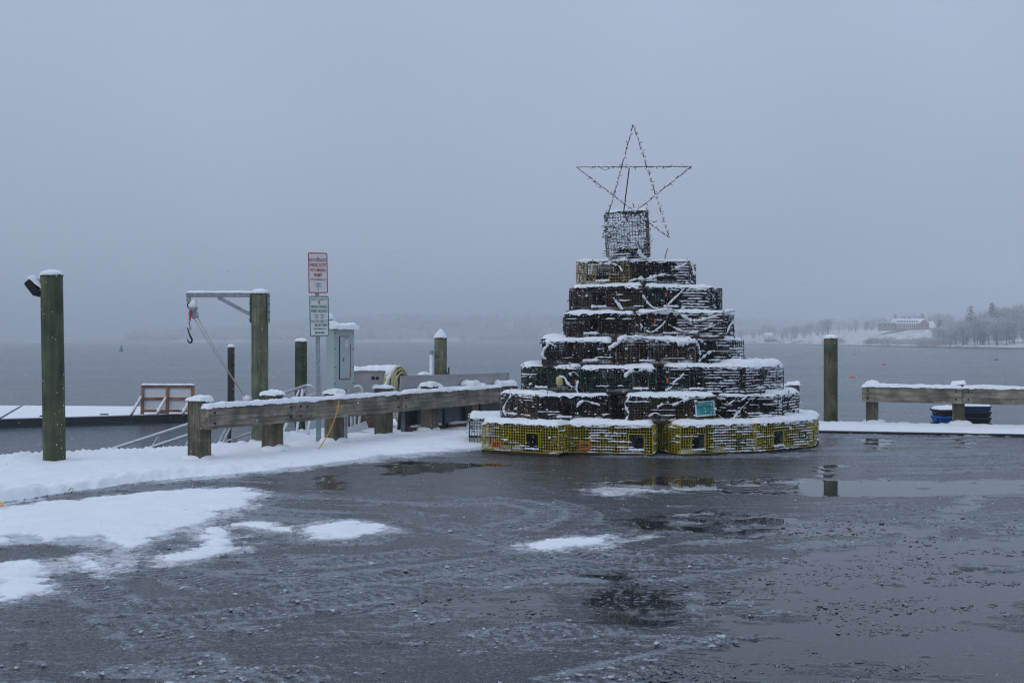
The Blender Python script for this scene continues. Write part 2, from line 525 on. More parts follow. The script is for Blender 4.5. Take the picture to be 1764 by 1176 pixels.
def pathdist(x, y, pts):
    d = np.full(x.shape, 1e9)
    sgn = np.zeros(x.shape)
    al = np.zeros(x.shape)
    acc = 0.0
    for (ax, ay), (bx, by) in zip(pts[:-1], pts[1:]):
        ex, ey = bx - ax, by - ay
        L = math.hypot(ex, ey)
        t_ = np.clip(((x - ax) * ex + (y - ay) * ey) / (L * L), 0, 1)
        dd = np.hypot(x - ax - t_ * ex, y - ay - t_ * ey)
        m_ = dd < d
        d = np.where(m_, dd, d)
        al = np.where(m_, acc + t_ * L, al)
        acc += L
    return d, al


def smooth_path(px):
    p = [np.array(G(x, y)[:2]) for x, y in px]
    out = []
    for i in range(len(p) - 1):
        p0, p1, p2, p3 = p[max(0, i - 1)], p[i], p[i + 1], p[min(len(p) - 1, i + 2)]
        for k in range(6):
            t_ = k / 6
            out.append(tuple(.5 * ((2 * p1) + (p2 - p0) * t_ + (2 * p0 - 5 * p1 + 4 * p2 - p3) * t_ ** 2 + (3 * p1 - p0 - 3 * p2 + p3) * t_ ** 3)))
    out.append(tuple(p[-1]))
    return out


def ground_fields(X, Y):
    w1 = fbm(X * 1.7, Y * 1.7, 4, 1) - 0.5
    w2 = fbm(X * 7, Y * 7, 3, 2) - 0.5
    w3 = fbm(X * 26, Y * 26, 3, 5) - 0.5
    snow = np.full(X.shape, -0.03)
    halo = np.zeros(X.shape)
    cut = np.zeros(X.shape)
    for tp in TRACKS[:2] + CUTS:
        sp_ = smooth_path(tp)
        xs_ = [p[0] for p in sp_]
        ys_ = [p[1] for p in sp_]
        box = (X > min(xs_) - .5) & (X < max(xs_) + .5) & (Y > min(ys_) - .5) & (Y < max(ys_) + .5)
        d, al = pathdist(X[box] + .06 * w2[box], Y[box] + .06 * w2[box], sp_)
        cut[box] = np.maximum(cut[box], ss(.17, .09, d + .10 * w2[box] + .05 * w3[box]))
    for k, pp in enumerate(SNOW_PATCHES):
        gp = gpoly(pp)
        xs = [p[0] for p in gp]
        ys = [p[1] for p in gp]
        box = (X > min(xs) - 1) & (X < max(xs) + 1) & (Y > min(ys) - 1.2) & (Y < max(ys) + 1.2)
        d = np.full(X.shape, -9.0)
        d[box] = sdist(X[box], Y[box], gp)
        dd = d + w1 * 0.34 + w2 * 0.22 + w3 * 0.13
        th = 0.031 * np.sqrt(np.clip(dd / 0.35, 0, 1)) * (1 + 0.6 * w1) + 0.012 * w2 + 0.006 * w3
        th = th * (1 - .95 * cut) + .003 * cut * (w3 + .2 * w2) * 4
        if k in (6, 7):
            th = th * 0 - .03
        snow = np.maximum(snow, np.where(dd > 0, th, -0.03))
        halo = np.maximum(halo, ss(-0.55, 0.08, d + w1 * 0.7 + w2 * 0.3))
    bl = sdist(X, Y, BANK_L)
    br = sdist(X, Y, BANK_R)
    steep = ss(-2.2, -4.2, X)              # the ploughed edge stands up by the kerb on the near left
    d = bl + w1 * 0.25 * (1 - 0.7 * steep) + w2 * 0.10 + w3 * 0.03
    wid = 0.55 - 0.43 * steep
    near = steep * np.exp(-(np.clip(bl, 0, 9) / 0.55) ** 2)
    th = (0.038 + 0.05 * near) * ss(0, 1, np.clip(d / wid, 0, 1)) ** 0.7 * (1 + 0.8 * w1) + 0.030 * w2 * ss(0, 0.2, d) + 0.014 * w3
    ridge = np.exp(-((bl - 0.25) / 0.16) ** 2) * steep * 0.035 * (1 + 2 * w2)
    snow = np.maximum(snow, np.where(d > 0, th + ridge, -0.03))
    d = br + w1 * 0.10 + w2 * 0.05 + w3 * 0.02
    th = 0.042 * ss(0, 0.22, d) ** 0.6 * (1 + 0.35 * w1) + 0.02 * w2 + 0.006 * w3
    snow = np.maximum(snow, np.where(d > 0, th, -0.03))
    halo = np.maximum(halo, ss(-0.8, 0.05, bl + w1 * 0.9 + w2 * 0.3))
    # slush drawn out by wheels: two families of arcs
    r1 = np.hypot(X - 3.0, Y - 30.0)
    a1 = np.arctan2(X - 3.0, 30.0 - Y) * 20
    r2 = np.hypot(X + 2.4, Y - 10.6)
    a2 = np.arctan2(X + 2.4, Y - 10.6) * 3
    s1 = fbm(r1 * 5.5 + w1 * 0.8, a1 * 0.55, 5, 3, 0.6)
    s2 = fbm(r2 * 7.0, a2 * 0.8, 4, 4, 0.6)
    arc = np.exp(-((r2 - 3.0) / 0.9) ** 2)
    s3 = fbm(r1 * 24.0 + w1 * 2, a1 * 1.3, 4, 0, 0.65)
    streak = s1 * (1 - 0.75 * arc) + s2 * 0.75 * arc + 0.35 * (s3 - 0.5)
    patch = fbm(X * 0.55, Y * 0.8, 3, 6)
    # fine tyre treads
    tread = 0.5 + 0.5 * np.sin(r2 * 55 + w1 * 6)
    slush = ss(0.46, 0.74, streak + 0.45 * (patch - 0.5) + 0.22 * w3 + 0.12 * w2)
    slush = np.clip(slush * (0.75 + 0.5 * patch) + 0.25 * arc * tread * ss(0.45, 0.6, patch), 0, 1)
    slush = np.maximum(slush, halo * ss(0.15, 0.55, halo * 0.8 + 0.8 * (streak - 0.45) + 0.35 * w2))
    # wheel tracks: cleared band with tread bars, slush thrown up at both sides
    for k, tp in enumerate(TRACKS):
        sp_ = smooth_path(tp)
        xs_ = [p[0] for p in sp_]
        ys_ = [p[1] for p in sp_]
        box = (X > min(xs_) - .5) & (X < max(xs_) + .5) & (Y > min(ys_) - .5) & (Y < max(ys_) + .5)
        if not box.any():
            continue
        d, al = pathdist(X[box] + .10 * w1[box], Y[box] + .06 * w1[box], sp_)
        wob = 0.5 + fbm(al * .9 + 31 * k, d * 0 + k, 3, k)
        inb = ss(.135, .10, d)
        bars = 0.5 + 0.5 * np.sin(al * 2 * math.pi / .075 + 8 * np.abs(d) * 3)
        rims = np.exp(-((d - .155) / (.022 + .02 * wob)) ** 2) * ss(.80, 1.2, wob + .8 * w2[box] + .4 * w3[box])
        v = slush[box]
        v = v * (1 - .8 * inb) + inb * .62 * bars * ss(.70, 1.1, wob)
        slush[box] = np.clip(np.maximum(v, .9 * rims), 0, 1)
    wetp = gpoly([(540, 802), (830, 790), (1420, 787), (1500, 812), (1300, 830), (1000, 835), (860, 852), (600, 856), (450, 838)])
    wet = ss(-.5, .4, sdist(X, Y, wetp) + .9 * w1 + .3 * w2)
    slush = slush * (1 - .8 * wet)
    pud = np.zeros(X.shape)
    for pp in PUDDLES:
        gp = gpoly(pp)
        xs = [p[0] for p in gp]
        ys = [p[1] for p in gp]
        box = (X > min(xs) - .6) & (X < max(xs) + .6) & (Y > min(ys) - .6) & (Y < max(ys) + .6)
        d = np.full(X.shape, -9.0)
        d[box] = sdist(X[box], Y[box], gp)
        pud = np.maximum(pud, ss(-0.10, 0.10, d + 0.42 * w1 + 0.24 * w2 + 0.10 * w3 + 0.35 * (0.42 - streak)))
    holes = ss(0.63, 0.71, fbm(X * 2.2 + 5, r1 * 5.0, 4, 7, 0.65))
    pud = pud * (1 - 0.9 * holes)
    pud = np.maximum(pud, .50 * wet * ss(.42, .6, fbm(X * 3, r1 * 6, 4, 2, .6)))
    slush = slush * (1 - 0.92 * pud)
    clump = ss(0.55, 0.75, fbm(X * 14, Y * 14, 3, 0))
    h = slush * (0.004 + 0.014 * clump) + 0.006 * w1 * (1 - pud) - 0.004 * pud
    h = np.where(pud > 0.85, -0.004, h)
    return snow, slush, pud, h, halo


def axis_join(*parts):
    return np.unique(np.round(np.concatenate(parts), 4))


xs = axis_join(np.arange(-16, -7, 0.3), np.arange(-7, 8.0, 0.015), np.arange(8.0, 10.0, 0.04), np.arange(10, 22.01, 0.4))
yy = [-8.0]
while yy[-1] < 4.4:
    yy.append(yy[-1] + 0.4)
while yy[-1] < 21.6:
    yy.append(yy[-1] + min(max(0.009, yy[-1] ** 2 / (1138 * 1.5) * 0.62), 0.06))
ys = np.array(yy)
GX, GY = np.meshgrid(xs, ys)
SNOW, SLUSH, PUD, HGT, HALO = ground_fields(GX, GY)


def grid_mesh(name, X, Y, Z, keep):
    ny, nx = X.shape
    idx = np.full(X.shape, -1, np.int64)
    quad = keep[:-1, :-1] & keep[1:, :-1] & keep[:-1, 1:] & keep[1:, 1:]
    used = np.zeros(X.shape, bool)
    used[:-1, :-1] |= quad
    used[1:, :-1] |= quad
    used[:-1, 1:] |= quad
    used[1:, 1:] |= quad
    idx[used] = np.arange(used.sum())
    co = np.stack([X[used], Y[used], Z[used]], 1).astype(np.float32)
    q = np.stack([idx[:-1, :-1][quad], idx[:-1, 1:][quad], idx[1:, 1:][quad], idx[1:, :-1][quad]], 1).astype(np.int32)
    me = bpy.data.meshes.new(name)
    me.vertices.add(len(co))
    me.vertices.foreach_set('co', co.ravel())
    me.loops.add(q.size)
    me.loops.foreach_set('vertex_index', q.ravel())
    me.polygons.add(len(q))
    me.polygons.foreach_set('loop_start', np.arange(0, q.size, 4, dtype=np.int32))
    me.polygons.foreach_set('use_smooth', np.ones(len(q), bool))
    me.update(calc_edges=True)
    return me, used


inside = sdist(GX, GY, PIER) > -0.02
gm, used = grid_mesh('pier_deck', GX, GY, HGT, inside)
for nm, arr in (('slush', SLUSH), ('puddle', PUD), ('rim', HALO)):
    at = gm.attributes.new(nm, 'FLOAT', 'POINT')
    at.data.foreach_set('value', arr[used].astype(np.float32))

# wet asphalt with slush and standing water
m, t, b = newmat('wet_asphalt')
tc = nd(t, 'ShaderNodeTexCoord')
ob = tc.outputs['Object']
a_s = nd(t, 'ShaderNodeAttribute', attribute_name='slush').outputs['Fac']
a_p = nd(t, 'ShaderNodeAttribute', attribute_name='puddle').outputs['Fac']
ag = nd(t, 'ShaderNodeTexVoronoi', {'Vector': ob, 'Scale': 85.0})
an = nd(t, 'ShaderNodeTexNoise', {'Vector': ob, 'Scale': 40.0, 'Detail': 6.0, 'Roughness': 0.75})
bigv = nd(t, 'ShaderNodeTexNoise', {'Vector': ob, 'Scale': 1.1, 'Detail': 5.0})
stone = ramp(t, nd(t, 'ShaderNodeSeparateColor', {'Color': ag.outputs['Color']}).outputs[0], [(0.0, (0.010, 0.0115, 0.0145)), (0.55, (0.027, 0.031, 0.037)), (0.9, (0.066, 0.071, 0.078)), (1.0, (0.14, 0.142, 0.145))])
stone = nd(t, 'ShaderNodeMix', {0: 1.0, 6: stone, 7: ramp(t, bigv.outputs['Fac'], [(0.3, (0.75, 0.75, 0.75)), (0.7, (1.25, 1.22, 1.2))])}, data_type='RGBA', blend_type='MULTIPLY').outputs[2]
sn = nd(t, 'ShaderNodeMath', {0: an.outputs['Fac'], 1: 1.5, 2: -0.75}, operation='MULTIPLY_ADD')
cellr = nd(t, 'ShaderNodeSeparateColor', {'Color': ag.outputs['Color']}).outputs[1]
cr = nd(t, 'ShaderNodeMath', {0: cellr, 1: 0.50, 2: -0.15}, operation='MULTIPLY_ADD')
sf0 = nd(t, 'ShaderNodeMath', {0: a_s, 1: sn.outputs[0]}, operation='ADD')
smp = nd(t, 'ShaderNodeMapping', {'Vector': ob, 'Rotation': (0, 0, -0.14), 'Scale': (2.4, 17.0, 1.0)})
stn = nd(t, 'ShaderNodeTexNoise', {'Vector': smp.outputs[0], 'Scale': 1.0, 'Detail': 7.0, 'Roughness': 0.72, 'Distortion': 0.5})
stm = nd(t, 'ShaderNodeMath', {0: stn.outputs['Fac'], 1: 2.1, 2: -1.05}, operation='MULTIPLY_ADD')
sf1 = nd(t, 'ShaderNodeMath', {0: sf0.outputs[0], 1: cr.outputs[0]}, operation='ADD')
sf = nd(t, 'ShaderNodeMath', {0: sf1.outputs[0], 1: stm.outputs[0]}, operation='ADD')
sfac = nd(t, 'ShaderNodeMapRange', {'Value': sf.outputs[0], 'From Min': 0.30, 'From Max': 0.92, 'To Min': 0.0, 'To Max': 1.0})
slushc = ramp(t, an.outputs['Fac'], [(0.3, (0.10, 0.118, 0.14)), (0.7, (0.36, 0.39, 0.44))])
sf2 = nd(t, 'ShaderNodeMath', {0: sfac.outputs[0], 1: 0.8}, operation='MULTIPLY')
col = mixc(t, sf2.outputs[0], stone, slushc)
a_r = nd(t, 'ShaderNodeAttribute', attribute_name='rim').outputs['Fac']
fine = nd(t, 'ShaderNodeTexNoise', {'Vector': ob, 'Scale': 16.0, 'Detail': 6.0, 'Roughness': 0.7})
rr_ = nd(t, 'ShaderNodeMath', {0: fine.outputs['Fac'], 1: 1.1, 2: a_r}, operation='MULTIPLY_ADD')
rf_ = nd(t, 'ShaderNodeMapRange', {'Value': rr_.outputs[0], 'From Min': 1.33, 'From Max': 1.62, 'To Min': 0.0, 'To Max': 0.9})
col = mixc(t, rf_.outputs[0], col, (0.72, 0.75, 0.79, 1))
pd = nd(t, 'ShaderNodeMath', {0: a_p, 1: nd(t, 'ShaderNodeMath', {0: an.outputs['Fac'], 1: 0.7, 2: -0.35}, operation='MULTIPLY_ADD').outputs[0]}, operation='ADD')
pf = nd(t, 'ShaderNodeMapRange', {'Value': pd.outputs[0], 'From Min': 0.42, 'From Max': 0.62, 'To Min': 0.0, 'To Max': 1.0})
col = mixc(t, nd(t, 'ShaderNodeMath', {0: pf.outputs[0], 1: 0.6}, operation='MULTIPLY').outputs[0], col, (0.022, 0.023, 0.025, 1))
t.links.new(col, b.inputs['Base Color'])
ro = nd(t, 'ShaderNodeMapRange', {'Value': sfac.outputs[0], 'To Min': 0.22, 'To Max': 0.5})
rough = nd(t, 'ShaderNodeMix', {0: pf.outputs[0], 2: ro.outputs[0], 3: 0.035}, data_type='FLOAT')
t.links.new(rough.outputs[0], b.inputs['Roughness'])
b.inputs['IOR'].default_value = 1.38
hh = nd(t, 'ShaderNodeMath', {0: ag.outputs['Distance'], 1: an.outputs['Fac'], 2: 0.0}, operation='ADD')
bs = nd(t, 'ShaderNodeMapRange', {'Value': pf.outputs[0], 'To Min': 0.45, 'To Max': 0.0})
bp = nd(t, 'ShaderNodeBump', {'Height': hh.outputs[0], 'Strength': bs.outputs[0], 'Distance': 0.006})
t.links.new(bp.outputs[0], b.inputs['Normal'])
M['asphalt'] = m
tag(link('pier_deck', gm, m), 'wet dark asphalt of the pier with slush and puddles', kind='structure')

# lying snow: its own sheet, thickness from the same fields
sx = (GX > -8) & (GX < 13) & (SNOW > -0.02) & inside
grow = sx.copy()
grow[1:, :] |= sx[:-1, :]
grow[:-1, :] |= sx[1:, :]
grow[:, 1:] |= sx[:, :-1]
grow[:, :-1] |= sx[:, 1:]
sm, _ = grid_mesh('snow_cover', GX, GY, HGT * 0.0 + np.maximum(SNOW, -0.012) + 0.004, grow & inside)
at = sm.attributes.new('depth', 'FLOAT', 'POINT')
at.data.foreach_set('value', SNOW[_].astype(np.float32))
m, t, b = newmat('lying_snow')
tc = nd(t, 'ShaderNodeTexCoord')
dp = nd(t, 'ShaderNodeAttribute', attribute_name='depth').outputs['Fac']
n1 = nd(t, 'ShaderNodeTexNoise', {'Vector': tc.outputs['Object'], 'Scale': 45.0, 'Detail': 6.0, 'Roughness': 0.7})
n2 = nd(t, 'ShaderNodeTexNoise', {'Vector': tc.outputs['Object'], 'Scale': 3.0, 'Detail': 7.0, 'Roughness': 0.65})
dn = nd(t, 'ShaderNodeMath', {0: n2.outputs['Fac'], 1: 0.022, 2: dp}, operation='MULTIPLY_ADD')
df = nd(t, 'ShaderNodeMapRange', {'Value': dn.outputs[0], 'From Min': 0.011, 'From Max': 0.025})
sc_ = ramp(t, n2.outputs['Fac'], [(0.3, (0.80, 0.83, 0.87)), (0.7, (0.88, 0.90, 0.92))])
t.links.new(mixc(t, df.outputs[0], (0.40, 0.43, 0.475, 1), sc_), b.inputs['Base Color'])
b.inputs['Roughness'].default_value = 0.7
b.inputs['Specular IOR Level'].default_value = 0.2
t.links.new(bump(t, n1.outputs['Fac'], 0.5, 0.015), b.inputs['Normal'])
o = link('snow_cover', sm, m, kind='stuff')
tag(o, 'fresh white snow lying along the pier edges and in patches on the asphalt')

# rolls of snow lying along the edge timbers
EDGE_ROLLS = (([PIER[0], PIER[1], PIER[2], PIER[3], PIER[4], PIER[5]], .050), ([PIER[7], PIER[8], PIER[9]], .036))

# pier body: timber faced edge wall below the deck, running round the outline
wall = MB()
for i in range(len(PIER)):
    a = Vector(PIER[i] + (0,))
    c = Vector(PIER[(i + 1) % len(PIER)] + (0,))
    d = (c - a)
    L = d.length
    ang = math.atan2(d.y, d.x)
    mid = (a + c) / 2
    nrm = Vector((d.y, -d.x, 0)).normalized()
    wall.box(mid + nrm * 0.03 + Vector((0, 0, -1.62)), (L, 0.16, 3.2), Matrix.Rotation(ang, 3, 'Z'))
M['pierwall'] = wood('pier_wall_timber', (0.012, 0.013, 0.011), (0.035, 0.036, 0.03), (0.06, 0.06, 0.05), 'z', None)
tag(wall.build('pier_wall', M['pierwall']), 'dark timber face of the pier going down to the water', kind='structure')

# low kerb timber on the near left, almost buried
ka, kb = G(-200, 893), G(255, 828)
d = kb - ka
tag(MB().box((0, 0, 0), (d.length, 0.14, 0.12)).build('kerb', M['dockwood'], None, (ka + kb) / 2 + Vector((-.02, 0.105, -0.014)), (0, 0, math.atan2(d.y, d.x)), bevel=0.01), 'dark low kerb timber under the snow bank', kind='structure')
ka, kb = G(1385, 745.5), G(2000, 757)
d = kb - ka
tag(MB().box((0, 0, 0), (d.length, 0.14, 0.10)).build('kerb', M['dockwood'], None, (ka + kb) / 2 + Vector((0, 0.12, -0.015)), (0, 0, math.atan2(d.y, d.x)), bevel=0.01), 'dark low kerb timber under the snow along the right edge', kind='structure')

# slush lumps scattered over the asphalt: one mass
rs = random.Random(3)
lump_bases = []
for k in range(6):
    q = MB().blob((0, 0, 0), 1.0, k + 1, 0.95, 0.6, 2)
    lump_bases.append((np.array(q.v), np.array(q.f)))
cand = np.argwhere((GX > -6.5) & (GX < 7.5) & (GY > 4.7) & (GY < 15) & inside & (SNOW < 0) & (SLUSH > 0.45))
ci = cand[np.random.RandomState(5).choice(len(cand), 6500, replace=True)]


def lumps(ci, name, mat_, label, gain):
    LV, LF, base_i = [], [], 0
    for (iy, ix) in ci:
        bv, bf = lump_bases[rs.randrange(6)]
        r = gain * min(0.020, 0.0042 * math.exp(rs.gauss(0.15, 0.55)))
        a = rs.random() * 6.28
        ca, sa = math.cos(a), math.sin(a)
        st = 1 + rs.random() * 1.3
        vx, vy, vz = bv[:, 0] * r * st, bv[:, 1] * r, bv[:, 2] * r * 0.8
        px = GX[iy, ix] + rs.gauss(0, 0.03)
        py = GY[iy, ix] + rs.gauss(0, 0.02)
        LV.append(np.stack([px + vx * ca - vy * sa, py + vx * sa + vy * ca, HGT[iy, ix] + r * 0.15 + vz], 1))
        LF.append(bf + base_i)
        base_i += len(bv)
    lm = bpy.data.meshes.new(name)
    lm.from_pydata(np.concatenate(LV).tolist(), [], np.concatenate(LF).tolist())
    lm.polygons.foreach_set('use_smooth', [True] * len(lm.polygons))
    tag(link(name, lm, mat_, kind='stuff'), label)


M['slush'] = plain('wet_slush', (0.40, 0.425, 0.46), 0.45, 0.0, 0.35, 14, 0.3)
M['slush_wet'] = plain('waterlogged_slush', (0.15, 0.165, 0.185), 0.25, 0.0, 0.4, 14, 0.3)
lumps(ci, 'slush_lumps', M['slush'], 'grey slush crumbs thrown up along the wheel tracks', 0.82)
cand2 = np.argwhere((GX > -1) & (GX < 7.5) & (GY > 4.7) & (GY < 10.5) & inside & (PUD > 0.3) & (fbm(GX * 2.2, GY * 4.4, 4, 6, 0.65) > 0.54))
lumps(cand2[np.random.RandomState(8).choice(len(cand2), 3400, replace=True)], 'puddle_slush', M['slush_wet'], 'dark waterlogged slush bits standing in the wide puddle', 0.72)

# ------------------------------------------------------------------ water
m, t, b = newmat('harbour_water')
tc = nd(t, 'ShaderNodeTexCoord')
mp = nd(t, 'ShaderNodeMapping', {'Vector': tc.outputs['Object'], 'Scale': (1.0, 1.6, 1.0), 'Rotation': (0, 0, 0.25)})
w1 = nd(t, 'ShaderNodeTexNoise', {'Vector': mp.outputs[0], 'Scale': 2.6, 'Detail': 4.0, 'Roughness': 0.55, 'Distortion': 0.3})
w2 = nd(t, 'ShaderNodeTexNoise', {'Vector': mp.outputs[0], 'Scale': 0.35, 'Detail': 3.0})
wmp = nd(t, 'ShaderNodeMapping', {'Vector': tc.outputs['Object'], 'Scale': (0.35, 1.0, 1.0), 'Rotation': (0, 0, -0.12)})
wind = nd(t, 'ShaderNodeTexNoise', {'Vector': wmp.outputs[0], 'Scale': 0.045, 'Detail': 4.0, 'Roughness': 0.6})
hs = nd(t, 'ShaderNodeMath', {0: w2.outputs['Fac'], 1: 2.5, 2: w1.outputs['Fac']}, operation='MULTIPLY_ADD')
ws = nd(t, 'ShaderNodeMapRange', {'Value': wind.outputs['Fac'], 'From Min': 0.3, 'From Max': 0.7, 'To Min': 0.30, 'To Max': 1.0})
t.links.new(nd(t, 'ShaderNodeBump', {'Height': hs.outputs[0], 'Strength': ws.outputs[0], 'Distance': 0.12}).outputs[0], b.inputs['Normal'])
b.inputs['Base Color'].default_value = (0.03, 0.05, 0.066, 1)
b.inputs['Roughness'].default_value = 0.2
b.inputs['IOR'].default_value = 1.333
WZ = -1.5
tag(MB().box((0, 2900, WZ - 0.25), (11800, 6000, 0.5)).build('water', m), 'grey rippled harbour water', kind='structure')

# ------------------------------------------------------------------ right shore
SH = [(560, 588.3), (800, 588.6), (1000, 589.2), (1150, 590.3), (1255, 591.6), (1290, 592.3), (1340, 593.0), (1420, 594.3), (1500, 596.0), (1600, 598.0), (1700, 599.6), (1764, 600.4), (1900, 602.0), (2200, 606.0), (2600, 611.0)]
shx = np.array([p[0] for p in SH], float)
shy = np.array([p[1] for p in SH], float)


def shore_d(x):
    return 3.0 * F / (np.interp(x, shx, shy) - HZ)


HILLX = np.array([560, 1150, 1290, 1385, 1440, 1500, 1620, 1680, 1764, 2600.])
HILLH = np.array([2.0, 2.0, 2.2, 3.0, 6.0, 7.0, 7.2, 7.0, 8.0, 10.])


def land(x, tt):
    h = np.interp(x, HILLX, HILLH)
    z = WZ - 0.4 + 1.3 * ss(-2, 7, tt) + 0.5 * ss(6, 30, tt) + h * ss(18, 130, tt) + 6 * ss(160, 600, tt)
    w = (x - CX) * 0.4
    return z + 0.5 * (fbm(w * 0.12, tt * 0.05, 3, 2) - 0.5) * ss(3, 40, tt)


def shore_pt(x, tt):
    d = float(shore_d(x)) + tt
    return Vector(((x - CX) * d / F, d, float(land(np.array([float(x)]), np.array([float(tt)]))[0])))


cx_ = np.concatenate([np.arange(560, 1240, 12), np.arange(1240, 1900, 2.5), np.arange(1900, 2601, 20)])
tt_ = np.array([-2, 0, 2, 4, 6, 9, 12, 16, 20, 26, 34, 42, 52, 64, 78, 92, 108, 124, 140, 160, 190, 230, 300, 400, 600.])
AX, AT = np.meshgrid(cx_, tt_)
AD = shore_d(AX) + AT
sh_me, _ = grid_mesh('shore', (AX - CX) * AD / F, AD, land(AX, AT), np.ones(AX.shape, bool))
m, t, b = newmat('snowy_shore')
tc = nd(t, 'ShaderNodeTexCoord')
n1 = nd(t, 'ShaderNodeTexNoise', {'Vector': tc.outputs['Object'], 'Scale': 0.22, 'Detail': 7.0, 'Roughness': 0.75})
sepz = nd(t, 'ShaderNodeSeparateXYZ', {'Vector': tc.outputs['Object']})
c1 = ramp(t, n1.outputs['Fac'], [(0.36, (0.16, 0.14, 0.11)), (0.47, (0.62, 0.62, 0.62)), (0.6, (0.84, 0.86, 0.88))])
zz = nd(t, 'ShaderNodeMapRange', {'Value': sepz.outputs['Z'], 'From Min': WZ + 0.1, 'From Max': WZ + 0.7})
t.links.new(mixc(t, zz.outputs[0], (0.06, 0.055, 0.05, 1), c1), b.inputs['Base Color'])
b.inputs['Roughness'].default_value = 0.9
tag(link('shore', sh_me, m), 'low snowy shore and lawn across the harbour', kind='structure')

# ------------------------------------------------------------------ far hills
hx = np.linspace(-2400, 2200, 150)
hy = np.array([1620, 1635, 1650, 1690, 1750, 1830, 1930, 2100, 2300.])
HXg, HYg = np.meshgrid(hx, hy)
prof = np.interp(hx, [-2400, -760, -600, -500, -380, -230, -150, 60, 300, 600, 1000, 2200], [0, 0, 6, 16, 34, 46, 46, 42, 38, 36, 30, 26])
pz = np.broadcast_to(prof, HXg.shape)
HZg = WZ - 1.5 + 4.5 * ss(1620, 1650, HYg) * ss(-860, -700, HXg) + pz * 0.75 * ss(1650, 2050, HYg) * (0.75 + 0.5 * fbm(HXg * 0.006, HYg * 0.004, 4, 1))
fh, _ = grid_mesh('far_hills', HXg, HYg, HZg, np.ones(HXg.shape, bool))
m, t, b = newmat('far_hill_cover')
tc = nd(t, 'ShaderNodeTexCoord')
n1 = nd(t, 'ShaderNodeTexNoise', {'Vector': tc.outputs['Object'], 'Scale': 0.008, 'Detail': 6.0, 'Roughness': 0.6})
t.links.new(ramp(t, n1.outputs['Fac'], [(0.5, (0.2, 0.21, 0.21)), (0.6, (0.75, 0.77, 0.8))]), b.inputs['Base Color'])
tag(link('far_hills', fh, m), 'wooded hills fading into the haze on the far side of the harbour', kind='structure')
# wood on the hills: one mass
hr = np.random.RandomState(9)
NF = 9000
fx = hr.uniform(-1900, 1500, NF)
fy = hr.uniform(1640, 2060, NF)
keepf = fbm(fx * 0.008, fy * 0.01, 4, 3) > 0.43
fx, fy = fx[keepf], fy[keepf]
keep2 = fx > -640
fx, fy = fx[keep2], fy[keep2]
fp = np.interp(fx, hx, prof)
fz = WZ - 1 + 4 * ss(1620, 1650, fy) + fp * 0.75 * ss(1650, 2050, fy) * (0.75 + 0.5 * fbm(fx * 0.006, fy * 0.004, 4, 1))
V, Fc = [], []
for i in range(len(fx)):
    h = hr.uniform(8, 17)
    w = h * hr.uniform(0.25, 0.45)
    o0 = len(V)
    for k in range(4):
        a = k * 1.571 + hr.rand()
        V.append((fx[i] + w * math.cos(a), fy[i] + w * math.sin(a), fz[i] + h * 0.45))
    V.append((fx[i] + hr.uniform(-1, 1), fy[i], fz[i] + h))
    V.append((fx[i], fy[i], fz[i] - 1))
    for k in range(4):
        Fc.append((o0 + k, o0 + (k + 1) % 4, o0 + 4))
        Fc.append((o0 + (k + 1) % 4, o0 + k, o0 + 5))
fm = bpy.data.meshes.new('far_wood')
fm.from_pydata(V, [], Fc)
M['farwood'] = plain('frosted_far_wood', (0.36, 0.37, 0.38), 0.9, 0, 0.6, 0.02)
tag(link('far_wood', fm, M['farwood'], kind='stuff'), 'frosted wood covering the far hills in the haze')

# ------------------------------------------------------------------ trees of the right shore
M['bark'] = plain('dark_bark', (0.10, 0.095, 0.09), 0.9, 0, 0.4, 3)
m, t, b = newmat('frosted_twigs')
oi = nd(t, 'ShaderNodeObjectInfo')
tc = nd(t, 'ShaderNodeTexCoord')
nn = nd(t, 'ShaderNodeTexNoise', {'Vector': tc.outputs['Object'], 'Scale': 9.0, 'Detail': 5.0, 'Roughness': 0.7})
mm = nd(t, 'ShaderNodeMath', {0: oi.outputs['Random'], 1: 0.22, 2: -0.11}, operation='MULTIPLY_ADD')
ad = nd(t, 'ShaderNodeMath', {0: nn.outputs['Fac'], 1: mm.outputs[0]}, operation='ADD')
t.links.new(ramp(t, ad.outputs[0], [(0.34, (0.20, 0.19, 0.19)), (0.47, (0.46, 0.46, 0.48)), (0.62, (0.76, 0.78, 0.81))]), b.inputs['Base Color'])
b.inputs['Roughness'].default_value = 0.9
M['twig'] = m
m, t, b = newmat('snowy_needles')
tc = nd(t, 'ShaderNodeTexCoord')
nn = nd(t, 'ShaderNodeTexNoise', {'Vector': tc.outputs['Object'], 'Scale': 14.0, 'Detail': 4.0})
t.links.new(ramp(t, nn.outputs['Fac'], [(0.45, (0.02, 0.035, 0.028)), (0.6, (0.10, 0.12, 0.11)), (0.7, (0.6, 0.62, 0.65))]), b.inputs['Base Color'])
b.inputs['Roughness'].default_value = 0.9
M['needles'] = m


